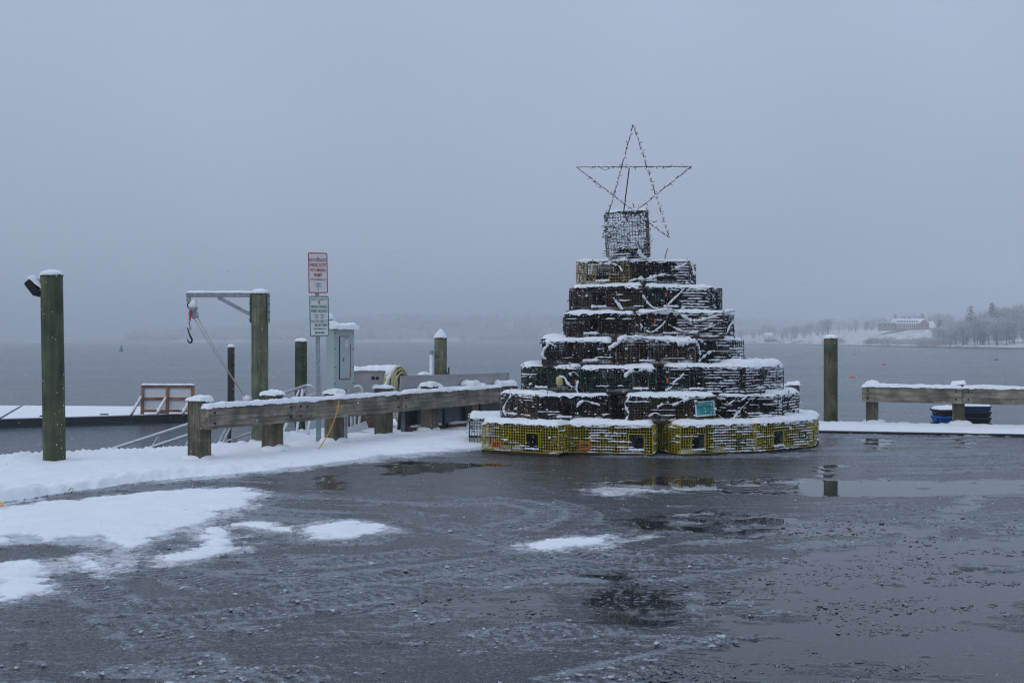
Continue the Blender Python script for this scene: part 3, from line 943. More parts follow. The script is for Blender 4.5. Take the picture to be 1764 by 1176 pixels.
def bare_tree_meshes(seed, spread=0.30, base=0.16, twigs=1500):
    """unit-height frosted bare tree: trunk with limbs, and a cloud of twigs on the limbs"""
    r = random.Random(seed)
    tr = MB()
    top = Vector((r.uniform(-.04, .04), r.uniform(-.04, .04), 0.82))
    tr.tube([(0, 0, 0), (r.uniform(-.015, .015), 0, 0.3), tuple(top)], [0.020, 0.014, 0.003], 6)
    tips = []
    for k in range(26):
        z0 = base + 0.6 * (k / 26) ** 0.9
        a = k * 2.4 + r.random()
        L = spread * (0.55 + 0.75 * math.sin(math.pi * min(1, (z0 - base) / 0.75 + 0.2))) * r.uniform(0.7, 1.2)
        p0 = Vector((0, 0, z0))
        p1 = p0 + Vector((math.cos(a) * L * 0.5, math.sin(a) * L * 0.5, L * 0.45))
        p2 = p0 + Vector((math.cos(a + .2) * L, math.sin(a + .2) * L, L * r.uniform(0.7, 1.3)))
        if p2.z > 0.97:
            p2.z = 0.97
        tr.tube([p0, p1, p2], [0.007, 0.004, 0.0015], 4, False)
        tips.append((p0, p1, p2))
    tips.append((Vector((0, 0, .5)), top, Vector((0, 0, 0.98))))
    tw = MB()
    for k in range(twigs):
        p0, p1, p2 = tips[r.randrange(len(tips))]
        u = r.random() ** 0.7
        p = p0.lerp(p1, u * 2) if u < 0.5 else p1.lerp(p2, u * 2 - 1)
        d = Vector((r.gauss(0, 1), r.gauss(0, 1), r.gauss(0.45, 0.8))).normalized() * r.uniform(0.03, 0.085)
        p = p + Vector((r.gauss(0, .018), r.gauss(0, .018), r.gauss(0, .018)))
        s_ = d.cross(Vector((r.gauss(0, 1), r.gauss(0, 1), r.gauss(0, 1)))).normalized() * r.uniform(0.003, 0.0065)
        tw.add([tuple(p - s_), tuple(p + s_), tuple(p + d)], [(0, 1, 2)])
    return tr.mesh('trunk'), tw.mesh('crown')


def conifer_meshes(seed):
    r = random.Random(seed)
    tr = MB().tube([(0, 0, 0), (0, 0, 0.5), (0.01, 0, 0.98)], [0.018, 0.012, 0.002], 6)
    tw = MB()
    for k in range(34):
        z = 0.38 + 0.58 * k / 34
        a = k * 2.4 + r.random()
        L = 0.23 * (1.05 - z) ** 0.6 * r.uniform(0.6, 1.25)
        for q in range(26):
            u = r.random() ** 0.6
            p = Vector((math.cos(a) * L * u, math.sin(a) * L * u, z + 0.03 * u - 0.02 * u * u))
            p += Vector((r.gauss(0, .016), r.gauss(0, .016), r.gauss(0, .010)))
            d = Vector((r.gauss(0, 1), r.gauss(0, 1), r.gauss(0, .5))).normalized() * r.uniform(0.02, 0.045)
            s_ = d.cross(Vector((0, 0.2, 1))).normalized() * r.uniform(0.008, 0.016)
            tw.add([tuple(p - s_), tuple(p + s_), tuple(p + d)], [(0, 1, 2)])
    return tr.mesh('trunk'), tw.mesh('crown')


def shrub_mesh(seed):
    r = random.Random(seed)
    tw = MB()
    for k in range(700):
        a, e = r.random() * 6.283, r.random()
        rad = 0.5 * math.sqrt(r.random())
        p = Vector((math.cos(a) * rad, math.sin(a) * rad, 0.85 * e * (1 - rad * rad * 1.6)))
        d = Vector((p.x * .5 + r.gauss(0, .3), p.y * .5 + r.gauss(0, .3), 0.5 + r.random())).normalized() * r.uniform(0.08, 0.22)
        s_ = d.cross(Vector((r.gauss(0, 1), r.gauss(0, 1), 0))).normalized() * r.uniform(0.006, 0.014)
        tw.add([tuple(p - s_), tuple(p + s_), tuple(p + d)], [(0, 1, 2)])
    return tw.mesh('shrub')


bare = [bare_tree_meshes(20 + k, [0.26, 0.32, 0.38, 0.30, 0.22][k], [0.14, 0.10, 0.18, 0.25, 0.12][k]) for k in range(5)]
coni = [conifer_meshes(40 + k) for k in range(2)]
shr = [shrub_mesh(60 + k) for k in range(3)]


def plant_tree(meshes, pos, h, rz, name, label, group, cm):
    o = thing(name, label, 'tree', pos, rz, group)
    o.scale = (h, h, h)
    link('trunk', meshes[0], M['bark'], o)
    link('crown', meshes[1], cm, o)
    return o


tr = random.Random(12)


def wood_of(n, x0, x1, t0, t1, h0, h1, label, group):
    for k in range(n):
        x = tr.uniform(x0, x1)
        tt = tr.uniform(t0, t1)
        p = shore_pt(x, tt)
        p.z -= 0.3
        plant_tree(bare[tr.randrange(5)], p, tr.uniform(h0, h1), tr.random() * 6.28, 'frosted_tree', label, group, M['twig'])


wood_of(64, 1632, 1800, 4, 70, 6, 10.5, 'frosted bare tree in the wood that comes down to the water past the mansion', 'trees at the right end of the shore')
wood_of(40, 1690, 1830, 60, 150, 7.5, 11.5, 'tall frosted tree at the back of the wood past the mansion', 'trees at the back of the right wood')
wood_of(24, 1606, 1668, 6, 60, 5, 8.5, 'frosted tree standing between the mansion wing and the dense wood', 'trees beside the mansion wing')
wood_of(48, 1262, 1430, 120, 330, 8, 12.5, 'pale frosted tree in the misty wood behind the small boat sheds', 'trees behind the boat sheds')
wood_of(42, 1425, 1640, 175, 330, 7, 11, 'faint frosted tree in the mist behind the mansion', 'trees behind the mansion')
wood_of(6, 1322, 1372, 40, 90, 5, 7.5, 'thin frosted tree near the small white boathouse', 'trees near the boathouse')
for (x, y, tt, h, lab, mi) in ((1672, 526, 60, 15, 'dark conifer with a narrow crown rising above the frosted wood', 0), (1709, 520, 75, 18, 'broad dark snow laden pine topping the frosted wood', 1), (1619, 550, 35, 9, 'small dark evergreen at the end of the mansion wing', 1)):
    p = shore_pt(x, tt)
    hh_ = CH + (HZ - y) * p.y / F - p.z
    plant_tree(coni[mi], p, hh_, x, 'conifer', lab, None, M['needles'])
for k in range(44):
    x = tr.uniform(1420, 1660) if k < 32 else tr.uniform(1285, 1400)
    p = shore_pt(x, tr.uniform(4, 20))
    p.z -= 0.2
    o = link('shrub', shr[tr.randrange(3)], M['twig'], None, p, (0, 0, tr.random() * 6))
    s_ = tr.uniform(3.0, 5.5) if k < 32 else tr.uniform(1.6, 3)
    o.scale = (s_ * 1.5, s_ * 1.5, s_ * 0.8)
    tag(o, 'low frosted shrub on the shore below the mansion lawn' if k < 32 else 'small dark shrub on the flat shore near the boat sheds', 'shrub', 'shrubs below the lawn' if k < 32 else 'shrubs by the boat sheds')

# ------------------------------------------------------------------ mansion and small buildings across the water
M['hbrick'] = plain('house_brick', (0.38, 0.30, 0.275), 0.9, 0, 0.2, 1.5)
M['hwhite'] = plain('house_white', (0.72, 0.72, 0.72), 0.8, 0, 0.05)
M['hglass'] = plain('house_glass', (0.06, 0.07, 0.09), 0.2, 0, 0.1)
M['hgrey'] = plain('house_grey', (0.22, 0.21, 0.2), 0.9, 0, 0.1)
hp = shore_pt(1569, 122)
hp.z -= 0.4
HD = hp.y
u_ = HD / F
man = thing('mansion', 'large brick mansion with snowy roof and chimneys above the snow lawn', 'house', hp)


def hx_(x):
    return (x - 1569) * u_


def hz_(y):
    return CH + (HZ - y) * u_ - hp.z


def gable(mb, x0, x1, y0, y1, z0, z1, along='x'):
    if along == 'x':
        ym = (y0 + y1) / 2
        mb.add([(x0, y0, z0), (x1, y0, z0), (x1, ym, z1), (x0, ym, z1), (x0, y1, z0), (x1, y1, z0)], [(0, 1, 2, 3), (3, 2, 5, 4), (0, 3, 4), (1, 5, 2), (0, 4, 5, 1)])
    else:
        xm = (x0 + x1) / 2
        mb.add([(x0, y0, z0), (x0, y1, z0), (xm, y1, z1), (xm, y0, z1), (x1, y0, z0), (x1, y1, z0)], [(0, 3, 2, 1), (3, 4, 5, 2), (0, 4, 3), (1, 2, 5), (0, 1, 5, 4)])


EV = hz_(557.5)
MB().box(((hx_(1545) + hx_(1590)) / 2, 5, EV / 2), (hx_(1590) - hx_(1545), 10, EV)).build('wall', M['hbrick'], man)
q = MB()
gable(q, hx_(1544), hx_(1596), -0.7, 10.7, EV, hz_(548))
q.build('roof', M['snow'], man)
wz0 = hz_(556)
MB().box(((hx_(1523) + hx_(1545)) / 2 - 0.1, 6, wz0 / 2), (hx_(1545) - hx_(1523), 8, wz0)).build('wall', M['hbrick'], man)
MB().box(((hx_(1523) + hx_(1545)) / 2 - 0.1, 6, wz0 + 0.2), (hx_(1545) - hx_(1523) + 0.6, 8.6, 0.4)).build('roof', M['snow'], man)
GW = (hx_(1582), hx_(1598))
MB().box(((GW[0] + GW[1]) / 2, 2.5, EV / 2), (GW[1] - GW[0], 9, EV)).build('wall', M['hbrick'], man)
q = MB()
gable(q, GW[0] - .3, GW[1] + .3, -1.8, 7.0, EV + 0.02, hz_(550), 'y')
q.build('gable', M['hbrick'], man)
q = MB()
for s_ in (-1, 1):
    xm = (GW[0] + GW[1]) / 2
    e = Vector((xm + s_ * (GW[1] - GW[0]) / 2 + s_ * .5, 0, EV - .1))
    a = Vector((xm, 0, hz_(550) + .15))
    q.add([(e.x, -2.4, e.z), (a.x, -2.4, a.z), (a.x, 7.2, a.z), (e.x, 7.2, e.z), (e.x, -2.4, e.z + .4), (a.x, -2.4, a.z + .4), (a.x, 7.2, a.z + .4), (e.x, 7.2, e.z + .4)], [(0, 1, 2, 3), (4, 7, 6, 5), (0, 4, 5, 1), (3, 2, 6, 7), (0, 3, 7, 4), (1, 5, 6, 2)])
q.build('roof', M['snow'], man)
q = MB()
gable(q, hx_(1598), hx_(1613), 0, 9, hz_(566), hz_(553))
q.build('roof', M['snow'], man)
MB().box(((hx_(1598) + hx_(1612)) / 2, 4.5, hz_(566) / 2), (hx_(1612) - hx_(1598), 8, hz_(566) - .02)).build('wall', M['hgrey'], man)
for (x, y) in ((1547.5, 542), (1572, 545), (1595, 541)):
    c = MB().box((hx_(x), 5.2, (hz_(y) + EV) / 2 + .3), (1.3 if x != 1572 else 0.9, 1.2, hz_(y) - EV)).build('chimney', M['hbrick'], man)
    MB().box((hx_(x), 5.2, hz_(y) + 0.42), (1.5 if x != 1572 else 1.1, 1.4, 0.24)).build('snow_cap', M['snow'], c)
for k in range(9):
    x = hx_(1547 + k * 4.2)
    d_ = MB().box((x, 1.1, EV + 1.2), (0.8, 1.2, 1.1)).build('dormer', M['hwhite'], man)
    MB().box((x, 0.48, EV + 1.2), (0.5, 0.08, 0.75)).build('window', M['hglass'], d_)
for k in range(11):
    x = hx_(1546.5 + k * 3.4)
    MB().box((x, -0.18, EV * 0.68), (0.32, 0.3, EV * 0.6)).build('column', M['hwhite'], man)
    if k < 10:
        w = MB().box((x + 0.6, -0.05, EV * 0.66), (0.5, 0.14, 1.5)).build('window', M['hwhite'], man)
        MB().box((x + 0.6, -0.13, EV * 0.66), (0.36, 0.05, 1.3)).build('pane', M['hglass'], w)
for x in (1527, 1533, 1539):
    w = MB().box((hx_(x), 1.95, wz0 * 0.66), (1.0, 0.14, 1.7)).build('window', M['hwhite'], man)
    MB().box((hx_(x), 1.87, wz0 * 0.66), (0.8, 0.05, 1.5)).build('pane', M['hglass'], w)
for x in (1587, 1593):
    w = MB().box((hx_(x), -2.05, EV * 0.8), (1.0, 0.14, 1.7)).build('window', M['hwhite'], man)
    MB().box((hx_(x), -2.14, EV * 0.8), (0.8, 0.05, 1.5)).build('pane', M['hglass'], w)

# small white boathouse with a snow roof, long low shed, and lawn hut
bp_ = shore_pt(1325, 60)
bh = thing('boathouse', 'small white gabled boathouse with snow covered roof among thin trees', 'house', bp_)
MB().box((0, 3, 2), (5.5, 6, 4)).build('wall', M['hwhite'], bh)
q = MB()
gable(q, -3.2, 3.2, -.4, 6.4, 4.0, 6.6)
q.build('roof', M['snow'], bh)
w = MB().box((0, -.06, 2.1), (1.1, .12, 1.4)).build('window', M['hglass'], bh)
sp_ = shore_pt(1329, 26)
sh_ = thing('shed', 'long dark low shed with snow on its flat roof by the water', 'shed', sp_)
MB().box((0, 2, 1.2), (8.5, 4, 2.4)).build('wall', M['hgrey'], sh_)
MB().box((0, 2, 2.6), (9.0, 4.5, 0.4)).build('roof', M['snow'], sh_)
MB().box((-1.5, -.05, 1.1), (1.0, .1, 1.9)).build('door', M['black'], sh_)
fn = thing('shore_fence', 'pale paling fence along the flat shore left of the lawn', 'fence', shore_pt(1320, 48))
fo = shore_pt(1320, 48)
prevp = None
for k in range(17):
    p = shore_pt(1285 + k * 4.6, 48) - fo
    MB().box((p.x, p.y, p.z + 1.0), (0.22, 0.22, 2.0)).build('post', M['hwhite'], fn)
    if prevp is not None:
        MB().tube([prevp + Vector((0, 0, 1.7)), p + Vector((0, 0, 1.7))], 0.08, 4).build('rail', M['hwhite'], fn)
    prevp = p
# buoys
for (x, y, mt, lab, r) in ((1468, 650, 'buoy_orange', 'orange mooring buoy floating nearest on the water', .18), (1523, 628.5, 'buoy_red', 'red mooring buoy floating beyond the orange one', .2), (1472, 611, 'buoy_green', 'small dark buoy far out below the shore shrubs', .22), (1717, 620, 'buoy_green', 'dark green buoy on the water above the timber rail', .25), (209, 605, 'buoy_green', 'green channel buoy far out beyond the first pile', .4), (727, 605, 'buoy_green', 'tiny dark buoy far out beside the snow capped pile', .16)):
    p = G(x, y, WZ)
    o = thing('buoy', lab, 'buoy', p)
    if r == .4:
        MB().lathe([(.5, -.2), (.55, .15), (.5, .35), (.3, .5), (.26, 1.3), (.05, 1.5)], 14).build('float', M[mt], o, smooth=True)
    else:
        MB().lathe([(r * .3, -r * .6), (r * 1.2, -r * .3), (r * 1.35, r * .1), (r * 1.0, r * .55), (r * .3, r * .75)], 14).build('float', M[mt], o, smooth=True)
    MB().tube([(0, 0, r * .7 if r < .4 else 1.4), (0, 0, r * 1.2 if r < .4 else 1.9)], .03, 6).build('eye', M['iron'], o)


# ------------------------------------------------------------------ snow helpers
def snow_slab(L, W, T, seed=0, lip=0.012, pw=3.0, nx=None, ny=None, rag=1.0):
    """lumpy pillow of snow on a flat top L x W, bottom at z = 0, ragged lip hanging a little below"""
    nx = nx or max(8, int(L / 0.035))
    ny = ny or max(6, int(W / 0.04))
    nx, ny = min(nx, 220), min(ny, 24)
    off = Vector((seed * 5.13, seed * 2.7, seed * 1.9))
    vs, fs = [], []
    rx = min(0.5, 0.09 / max(L, .01))
    for j in range(ny + 1):
        v = -1 + 2 * j / ny
        for i in range(nx + 1):
            u = -1 + 2 * i / nx
            x, y = u * L / 2, v * W / 2
            n = mnoise.noise(Vector((x * 6, y * 6, 0)) + off)
            n2 = mnoise.noise(Vector((x * 22, y * 22, 3)) + off)
            eu = max(0.0, (abs(x) - (L / 2 - 0.07)) / 0.07) if L > 0.16 else abs(u)
            ev = abs(v)
            fall = max(0.0, 1 - eu ** pw) ** 0.5 * max(0.0, 1 - ev ** pw) ** 0.45
            n0 = mnoise.noise(Vector((x * 2.2, y * 2.2, 7)) + off)
            z = T * fall * (1 + 0.38 * n0 + 0.36 * n + 0.26 * n2)
            edge = (i in (0, nx)) or (j in (0, ny))
            if edge:
                n2 = 0.6 * mnoise.noise(Vector((x * 11, y * 11, 5)) + off) + 0.7 * mnoise.noise(Vector((x * 37, y * 37, 9)) + off)
                k = 0.010 * rag * n2
                z = -lip * (0.35 + 0.9 * rag * max(-0.3, n2 + 0.6 * n + 0.5 * n0))
                x *= 1 + (k / max(L, .05))
                y *= 1 + (k / max(W, .05))
            vs.append((x, y, z))
    for j in range(ny):
        for i in range(nx):
            a = j * (nx + 1) + i
            fs.append((a, a + 1, a + nx + 2, a + nx + 1))
    q = MB()
    q.add(vs, fs)
    return q


def snow_disc(r, T, seed=0, cone=0.0):
    prof = []
    q = MB()
    seg, rings = 26, 8
    vs, fs = [], []
    off = Vector((seed * 4.1, seed, 0))
    for j in range(rings + 1):
        a = j / rings
        rr = r * (1 - a) if cone else r * math.cos(a * math.pi / 2)
        for k in range(seg):
            tt = 6.2832 * k / seg
            n = mnoise.noise(Vector((math.cos(tt) * 1.8, math.sin(tt) * 1.8, a * 1.5)) + off)
            n2 = mnoise.noise(Vector((math.cos(tt) * 6, math.sin(tt) * 6, a * 5)) + off)
            z = (cone * a ** 0.95 * (1 - .12 * a * a) if cone else T * math.sin(a * math.pi / 2)) * (1 + .12 * n)
            if j == 0:
                z = -0.012 * (1 + n2 * 1.5)
            rr2 = rr * (1 + .06 * n + .02 * n2)
            vs.append((rr2 * math.cos(tt), rr2 * math.sin(tt), z))
    for j in range(rings):
        for k in range(seg):
            k2 = (k + 1) % seg
            fs.append((j * seg + k, j * seg + k2, (j + 1) * seg + k2, (j + 1) * seg + k))
    q.add(vs, fs)
    return q


def snow_rope(pts, r, seed=0, seg=7, step=0.016, gap=0.0):
    """lumpy roll of snow lying along a path"""
    pts = [Vector(p) for p in pts]
    out = []
    for a, c in zip(pts[:-1], pts[1:]):
        n = max(1, int((c - a).length / step))
        for k in range(n):
            out.append(a.lerp(c, k / n))
    out.append(pts[-1])
    off = Vector((seed * 3.3, seed * 1.7, seed))
    rs_, pp = [], []
    for p in out:
        n = mnoise.noise(p * 9 + off)
        n2 = mnoise.noise(p * 36 + off)
        a_ = max(0.003, r * (.85 + .5 * n + .5 * n2))
        if gap and mnoise.noise(p * 13 + off * 1.7) > gap:
            a_ *= .3
        rs_.append(a_)
        pp.append(p + Vector((0, 0, r * .35 * n2)))
    rs_[0] *= .4
    rs_[-1] *= .4
    q = MB().tube(pp, rs_, seg)
    rr = random.Random(seed + len(pp))
    for p, a in zip(pp, rs_):
        if rr.random() < .34:
            q.blob(p + Vector((rr.gauss(0, .004), -a * .5, -a * rr.uniform(.4, 1.1))), a * rr.uniform(.35, .7), rr.randrange(40), .9, 1.2, 2)
    return q


def catenary(pts, sag=0.0, n=10):
    out = []
    pts = [Vector(p) for p in pts]
    for i in range(len(pts) - 1):
        p0 = pts[max(0, i - 1)]
        p1, p2 = pts[i], pts[i + 1]
        p3 = pts[min(len(pts) - 1, i + 2)]
        for k in range(n):
            t_ = k / n
            out.append(0.5 * ((2 * p1) + (p2 - p0) * t_ + (2 * p0 - 5 * p1 + 4 * p2 - p3) * t_ ** 2 + (3 * p1 - p0 - 3 * p2 + p3) * t_ ** 3) - Vector((0, 0, sag * 4 * t_ * (1 - t_))))
    out.append(pts[-1])
    return out


er = MB()
for k, (pp, rad) in enumerate(EDGE_ROLLS):
    q = snow_rope([Vector((x, y, .012)) for x, y in pp], rad, 70 + k, 8, .05)
    er.add(q.v, q.f)
tag(er.build('edge_snow', M['snow'], None, smooth=True, kind='stuff'), 'raised roll of snow along the outer edge of the pier')


# ------------------------------------------------------------------ timber guard rails
def timber(L, w, h, axis, seed):
    """sawn timber with worn, slightly wandering arrises; length along x or z"""
    n = max(4, int(L / .07))
    c = .012
    sec = [(-w / 2 + c, -h / 2), (w / 2 - c, -h / 2), (w / 2, -h / 2 + c), (w / 2, h / 2 - c), (w / 2 - c, h / 2), (-w / 2 + c, h / 2), (-w / 2, h / 2 - c), (-w / 2, -h / 2 + c)]
    vs, fs = [], []
    for i in range(n + 1):
        s_ = -L / 2 + L * i / n
        for k, (a, b_) in enumerate(sec):
            v1 = mnoise.noise(Vector((s_ * 7, k * 3.1, seed * 5.7)))
            v2 = mnoise.noise(Vector((s_ * 1.5, k * 1.1, seed * 2.3 + 9)))
            g_ = 1 - max(0, v1 - .25) * .05 + v2 * .012
            a2, b2 = a * g_, b_ * g_
            vs.append((s_, a2, b2) if axis == 'x' else (a2, b2, s_))
    for i in range(n):
        for k in range(8):
            k2 = (k + 1) % 8
            fs.append((i * 8 + k, i * 8 + k2, i * 8 + 8 + k2, i * 8 + 8 + k))
    fs.append(tuple(range(8))[::-1])
    fs.append(tuple(n * 8 + k for k in range(8)))
    q = MB()
    q.add(vs, fs)
    return q


def guard_rail(label, p0, u, posts, beams, post_h=0.76, beam_off=0.18, beam_side=1, extra=None):
    """posts at distances along u; beams = (s0, s1); beam on the road side"""
    ang = math.atan2(u[1], u[0])
    g = thing('guard_rail', label, 'guard rail', (p0[0], p0[1], 0), ang)
    for k, s_ in enumerate(posts):
        h = post_h + 0.02 * math.sin(k * 2.3)
        pm = timber(h + .3, .20, .22, 'z', k + len(label)).build('post', M['post'], g, (s_, 0, 0), (0, 0, 0.02 * math.sin(k * 5)))
        for v_ in pm.data.vertices:
            v_.co.z += h / 2 - .15
        snow_slab(0.25, 0.27, 0.058, k + 3, 0.02, 4.0, 16, 16).build('snow_cap', M['snow'], pm, (0, 0, h), smooth=True)
        # little drift at the foot
        snow_disc(0.2, 0.06 + 0.02 * (k % 3), k + 40).build('snow_drift', M['snow'], pm, (0.03, 0.04 * (-1) ** k, 0.045), smooth=True)
    for k, (s0, s1) in enumerate(beams):
        L = s1 - s0
        bm_ = timber(L - .008, .14, .27, 'x', k + len(label)).build('beam', M['beam'], g, ((s0 + s1) / 2, -beam_side * beam_off, 0.545), (0, .002 * (-1) ** k, .004 * (-1) ** k))
        snow_slab(L + .02, 0.17, 0.047, k + 11, 0.022, 3.0).build('snow_cap', M['snow'], bm_, (0, 0, 0.135), smooth=True)
        for bs_ in (-L / 2 + .10, L / 2 - .10):
            for bz in (-.06, .07):
                MB().lathe([(.016, 0), (.016, .008), (.010, .014)], 8).build('bolt', M['iron'], bm_, (bs_, -beam_side * 0.070, bz), (R(90) * beam_side, 0, 0))
    return g


guard_rail('long weathered timber guard rail running from the near left post to the trap stack', (-3.84, 13.98), (0.497, 0.868), [0, 1.32, 2.62, 3.8, 5.05, 6.3], [(-0.10, 1.50), (1.50, 3.93), (3.93, 6.95)])
guard_rail('weathered timber guard rail on the snow to the right of the lone pile', (6.41, 20.25), (0.929, -0.370), [0, 1.43, 2.86, 4.3], [(-0.16, 1.49), (1.49, 4.45)], 0.72, 0.17)
guard_rail('short timber guard rail end poking out behind the right side of the trap stack', (4.93, 19.95), (0.98, -0.19), [-1.2, 0], [(-1.6, 0.12)], 0.70, -0.18)


# ------------------------------------------------------------------ piles
def pile(name, label, x, d, r, ztop, zbot, mat, cone=0, lean=(0, 0), cap=True):
    g = thing(name, label, 'pile', (x, d, 0))
    g.rotation_euler = (lean[0], lean[1], 0)
    q = MB()
    prof, n = [], 26
    vs, fs = [], []
    seg = 28
    for j in range(n + 1):
        z = zbot + (ztop - zbot) * j / n
        for k in range(seg):
            a = 6.2832 * k / seg
            nn = mnoise.noise(Vector((math.cos(a) * 2 + x, math.sin(a) * 2, z * 1.2)))
            chk = mnoise.noise(Vector((math.cos(a) * 9 + x, math.sin(a) * 9, z * 0.5)))
            rr = r * (1.03 - 0.05 * j / n) * (1 + .025 * nn - 0.02 * max(0, chk))
            vs.append((rr * math.cos(a), rr * math.sin(a), z))
    for j in range(n):
        for k in range(seg):
            k2 = (k + 1) % seg
            fs.append((j * seg + k, j * seg + k2, (j + 1) * seg + k2, (j + 1) * seg + k))
    fs.append(tuple(n * seg + k for k in range(seg)))
    q.add(vs, fs)
    s = q.build('shaft', mat, g, smooth=False)
    for p_ in s.data.polygons:
        p_.use_smooth = len(p_.vertices) == 4
    pr_ = random.Random(int(x * 100) + 5)
    sk = MB()
    for k in range(16):
        a_ = R(pr_.uniform(-75, 5))
        z_ = pr_.uniform(max(zbot, .0), ztop)
        sk.blob((r * 1.0 * math.cos(a_), r * 1.0 * math.sin(a_), z_), pr_.uniform(.0025, .0065), pr_.randrange(40), .8, 1.6, 1)
    sk.build('caught_snow', M['snow'], g, smooth=True, kind='stuff')
    if cone:
        snow_disc(r * 1.14, .05, x, cone).build('snow_cap', M['snow'], g, (0, 0, ztop), smooth=True)
    elif cap:
        snow_disc(r * 1.07, .055, x).build('snow_cap', M['snow'], g, (0, 0, ztop), smooth=True)
    return g


def xz(x, d):
    return (x - CX) * d / F


p1 = pile('mooring_pile', 'tall dark green pile at the snowy pier edge with a floodlight on its side', xz(94, 13.82), 13.82, 0.131, 1.5 + 113 * 13.82 / F, -2.6, M['pile_dark'], lean=(0, R(-0.9)))
pile('mooring_pile', 'thin old grey pile standing in the water behind the hoist rope', xz(398, 24), 24, 0.074, 1.5 - 11.5 * 24 / F, -3, M['pile_grey'])
pile('mooring_pile', 'dark green pile in the water left of the parking sign', xz(518.5, 22), 22, 0.118, 1.5 - 1.5 * 22 / F, -3, M['pile_dark'])
pile('mooring_pile', 'green pile with a pointed cone of snow behind the metal barrier', xz(759, 21.6), 21.6, 0.122, 1.5 + 5 * 21.6 / F, -3, M['pile_green'], cone=0.19)
pile('mooring_pile', 'lone olive pile between the trap stack and the right guard rail', xz(1431, 21.0), 21.0, 0.127, 1.5 + 4 * 21 / F, -3, M['pile_olive'])
# grey plastic pipe beside the coned pile
q = thing('drain_pipe', 'pale grey plastic pipe standing against the cone topped pile', 'pipe', (xz(743, 21.5), 21.5, 0))
MB().tube([(0, 0, -1.0), (0, 0, 1.29)], .035, 12).build('tube', M['paperwhite'], q, smooth=True)
MB().lathe([(.045, 0), (.045, .06)], 12, (0, 0, 1.24)).build('collar', M['signgrey'], q)

# floodlight on the tall pile
fl = thing('floodlight', 'angled brown floodlight with snow on it, fixed to the tall dark pile', 'floodlight', tuple(P(64, 500, 13.8)))
MB().box((0, 0, 0), (0.20, 0.15, 0.085), Matrix.Rotation(R(52), 3, 'Y')).build('housing', M['iron'], fl, (-.035, 0, .035), bevel=.01)
MB().box((0, 0, 0), (0.13, 0.09, 0.07)).build('bracket', M['rod'], fl, (.075, 0, -.045), bevel=.008)
MB().box((0, 0, 0), (0.18, 0.13, 0.01), Matrix.Rotation(R(52), 3, 'Y')).build('lens', M['hglass'], fl, (-.075, 0, .005))
snow_slab(.25, .15, .05, 5, .015, 2.4, 12, 8).build('snow_cap', M['snow'], fl, (0.0, 0, .085), (0, R(40), 0), smooth=True)
snow_slab(.08, .10, .03, 6, .01, 2.4, 8, 8).build('snow_cap', M['snow'], fl, (.075, 0, -.008), smooth=True)

# ------------------------------------------------------------------ hoist: pile with a steel arm
HDp = 16.45
HXp = xz(447.5, HDp)
ztop = 1.5 + (HZ - 504) * HDp / F
ho = pile('davit_hoist', 'green pile with a galvanised steel hoist arm and diagonal brace', HXp, HDp, 0.122, ztop, -2.6, M['pile_green'])
ho['category'] = 'hoist'
k_ = HDp / F
aL = (447 - 320) * k_
MB().box((-aL / 2 - 0.02, 0, -0.035), (aL - 0.06, 0.07, 0.062)).build('arm', M['galv'], ho, (0, -0.0, ztop + 0.0), bevel=.004)
snow_slab(aL - .10, .085, .03, 31, .006, 3).build('snow_cap', M['snow'], ho, (-aL / 2 - .05, 0, ztop - .003), smooth=True)
x0, x1 = (376 - 447.5) * k_, (432 - 447.5) * k_
z0, z1 = ztop - (511 - 503) * k_, ztop - (541 - 503) * k_
MB().box((0, 0, 0), (math.hypot(x1 - x0, z1 - z0), 0.05, 0.05), Matrix.Rotation(math.atan2(z0 - z1, x1 - x0), 3, 'Y')).build('brace', M['galv'], ho, ((x0 + x1) / 2, 0, (z0 + z1) / 2), bevel=.004)
for s_ in (-1, 1):
    pl = MB().box((0, 0, 0), (.012, .12, .43)).build('mounting_plate', M['galv'], ho, (s_ * .130, 0, ztop - .22), bevel=.003)
    for bz in (-.17, -.06, .06, .17):
        MB().lathe([(.013, 0), (.013, .012)], 6).build('bolt', M['iron'], pl, (s_ * .006, -.03, bz), (0, R(90) * s_, 0))
MB().box((0, 0, 0), (.055, .05, .07)).build('end_lug', M['galv'], ho, ((325 - 447.5) * k_, 0, ztop - .10), bevel=.004)
MB().blob((0, 0, 0), .07, 3, .4, .8, 2).build('snow_lump', M['snow'], ho, (-.16, -.06, 1.5 + (HZ - 686) * k_), smooth=True)
MB().box((0, 0, 0), (.10, .10, .14)).build('winch', M['galv'], ho, (-.16, -.06, 1.5 + (HZ - 692) * k_ - .03), bevel=.01)

ch = thing('chain_hoist', 'chain and black cargo hook with pulley block hanging from the hoist arm', 'hook', tuple(P(325, 518, HDp)))
MB().tube([P(326 + dx, 527 + dy, HDp) - ch.location for dx, dy in ((0, -7), (-3, -3), (-3, 1), (0, 4), (3, 1), (3, -3), (0, -7))], .009, 6).build('shackle', M['iron'], ch)
for k in range(16):
    py = 528 + k * 2.6
    px = 327 + 1.2 * math.sin(k)
    c = P(px, py, HDp) - ch.location
    q = MB()
    pts = []
    for j in range(9):
        a = 6.2832 * j / 8
        pts.append(c + (Vector((math.cos(a) * .011, 0, math.sin(a) * .017)) if k % 2 else Vector((0, math.cos(a) * .011, math.sin(a) * .017))))
    q.tube(pts, .0045, 5, False)
    q.build('chain_link', M['galv'], ch, smooth=True)
MB().tube([P(x, y, HDp) - ch.location for x, y in ((323, 564), (325, 572), (328, 579), (331, 585), (330, 589), (327, 590.5), (324, 588), (323, 584))], [.008, .010, .013, .014, .014, .013, .010, .006], 8).build('hook', M['iron'], ch, smooth=True)
q = MB()
